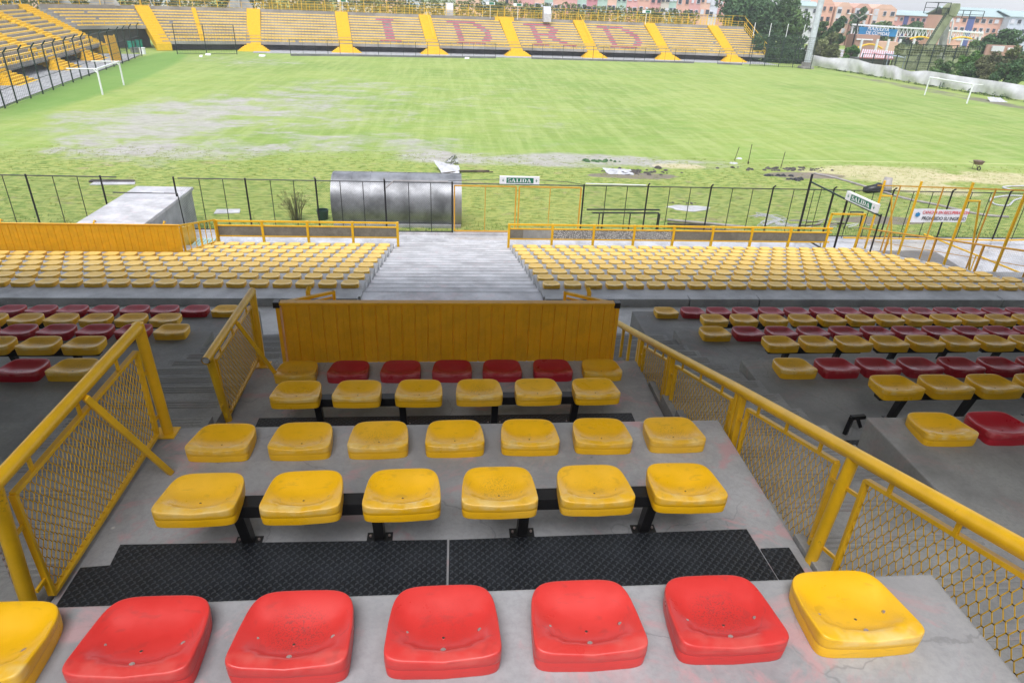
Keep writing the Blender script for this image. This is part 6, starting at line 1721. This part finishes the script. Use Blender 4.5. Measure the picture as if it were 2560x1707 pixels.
b.prism([(h0[0] - .7, 107.5, h0[2] - .9), (h0[0] + .6, 107.5, h0[2] - 1.1), (h0[0] + .9, 107.5, h0[2] + .1), (h0[0] + .7, 107.5, h0[2] + .8), (h0[0] - .3, 107.5, h0[2] + .8), (h0[0] - .9, 107.5, h0[2] + .2)], (0, 1.8, 0)); b.build('head', M['tower_moss'], t, bevel=.1)
b = MB()
def cagebox(x0, x1, y0, y1, z0, z1):
    for x in (x0, x1):
        for y in (y0, y1): b.bar((x, y, z0), (x, y, z1), .08)
    for z_ in (z0, (z0 + z1) / 2, z1):
        for p, q in (((x0, y0), (x1, y0)), ((x0, y1), (x1, y1)), ((x0, y0), (x0, y1)), ((x1, y0), (x1, y1))): b.bar((p[0], p[1], z_), (q[0], q[1], z_), .07)
cagebox(h0[0] - 3.2, h0[0] - 1.2, 107, 110, h0[2] - .7, h0[2] + .8); cagebox(h0[0] + 1.2, h0[0] + 4.6, 107, 110, h0[2] - 1.2, h0[2] - .1); cagebox(h0[0] - .3, h0[0] + 2.0, 107, 110, h0[2] + 1.5, h0[2] + 3.4)
b.build('steel_platform', M['green_black_steel'], t)
# net fence with green creeper net before the tower
t = thing('net_fence', 'tall dark green wire fence with green netting around the tower foot', 'fence', (75, 104, G))
for i in range(11):
    x = 62.6 + i * 1.85; b = MB(); z_ = 4.6 if i < 4 else 5.3; b.bar((x, 104.6, G), (x, 104.6, z_ - (.9 if i < 4 else 0)), .12); b.build('post', M['green_black_steel'], t)
for z_ in (1.6, 2.7, 3.6):
    b = MB(); b.bar((62.6, 104.6, z_), (81.2, 104.6, z_), .07); b.build('rail', M['green_black_steel'], t)
for z_ in (4.4, 5.2):
    b = MB(); b.bar((68.2, 104.6, z_), (81.2, 104.6, z_), .07); b.build('rail', M['green_black_steel'], t)
b = MB()
for i in range(34): x = 68.2 + i * .4; b.wire((x, 104.62, G), (x, 104.62, 5.2), .03)
for i in range(14): b.wire((68.2, 104.62, 1 + i * .32), (81.4, 104.62, 1 + i * .32), .03)
b.build('netting', M['tower_moss'], t)
hedge([(69, 106), (75, 106.2), (81, 106)], 3.9, 4.7, .5, 3600, .18, 'leaf_olive', 'olive creeper over the green netting behind the tower foot')
wallpx('green_wall', 2242, 118, 2425, 180, 112, .4, 'tower_moss', 'mossy green wall behind the green netting', 'wall')
# street lamp and shop signs far right
t = thing('street_lamp', 'dark twin-arm street lamp before the peach houses', 'lamp', (69.4, 120, G))
b = MB(); b.tube([(69.5, 120, G), (69.4, 120, 8.2)], .12, 6); b.build('pole', M['black_steel'], t)
for sx in (-1, 1):
    b = MB(); b.tube([(69.4, 120, 8.2), (69.4 + sx * .8, 120, 8.8), (69.4 + sx * 1.7, 120, 8.9)], .07, 6); ar_ = b.build('arm', M['pipe_grey'], t)
    b = MB(); b.box(69.4 + sx * 1.9 - .25, 69.4 + sx * 1.9 + .25, 119.85, 120.15, 8.82, 8.98); b.build('lamp_head', M['sign_white'], ar_)
wallpx('shop_sign', 2470, 112, 2545, 142, 108, .3, 'roof_tile', 'brick red shop front with a sign at the far right', 'shop')
wallpx('shop_sign', 2483, 115, 2508, 130, 107.6, .2, 'wall_pale', 'pale blue sign panel on the red shop front', 'sign')
wallpx('shop_sign', 2522, 120, 2545, 130, 107.6, .2, 'sign_white', 'white sign panel on the red shop front, the smaller one', 'sign')
# distant town and hills so that nothing ends in bare lawn
b = MB()
for i in range(60):
    x = -150 + i * 8 + random.uniform(-2, 2); y = 215 + random.uniform(0, 40); h_ = random.uniform(6, 9.6); w = random.uniform(5, 9)
    b.box(x, x + w, y, y + 8, 0, h_, i % 3)
tag(b.build('distant_town', [M['wall_cream'], M['wall_peach'], M['wall_grey']], None, (0, 220, 0)), 'distant low houses beyond the apartment blocks', 'houses', kind='stuff')
b = MB(); b.box(-140, 200, 142, 172, G - .2, G + .01); tag(b.build('street', M['pavement'], None, (0, 150, G)), kind='structure')

# ------------------------------------------------------------------ humid air
hz = bpy.data.materials.new('haze_air'); hz.use_nodes = True
_t = hz.node_tree; _t.nodes.clear()
_o = _t.nodes.new('ShaderNodeOutputMaterial'); _v = _t.nodes.new('ShaderNodeVolumePrincipled')
_v.inputs['Color'].default_value = (.90, .90, .95, 1); _v.inputs['Density'].default_value = HAZE; _v.inputs['Anisotropy'].default_value = .2
_t.links.new(_v.outputs[0], _o.inputs['Volume'])
b = MB(); b.box(-1000, 1000, -400, 1600, -2.5, 40)
tag(b.build('haze', hz, None, (0, 0, 0)), 'thin pale haze in the humid air over the ground', 'haze', kind='stuff')
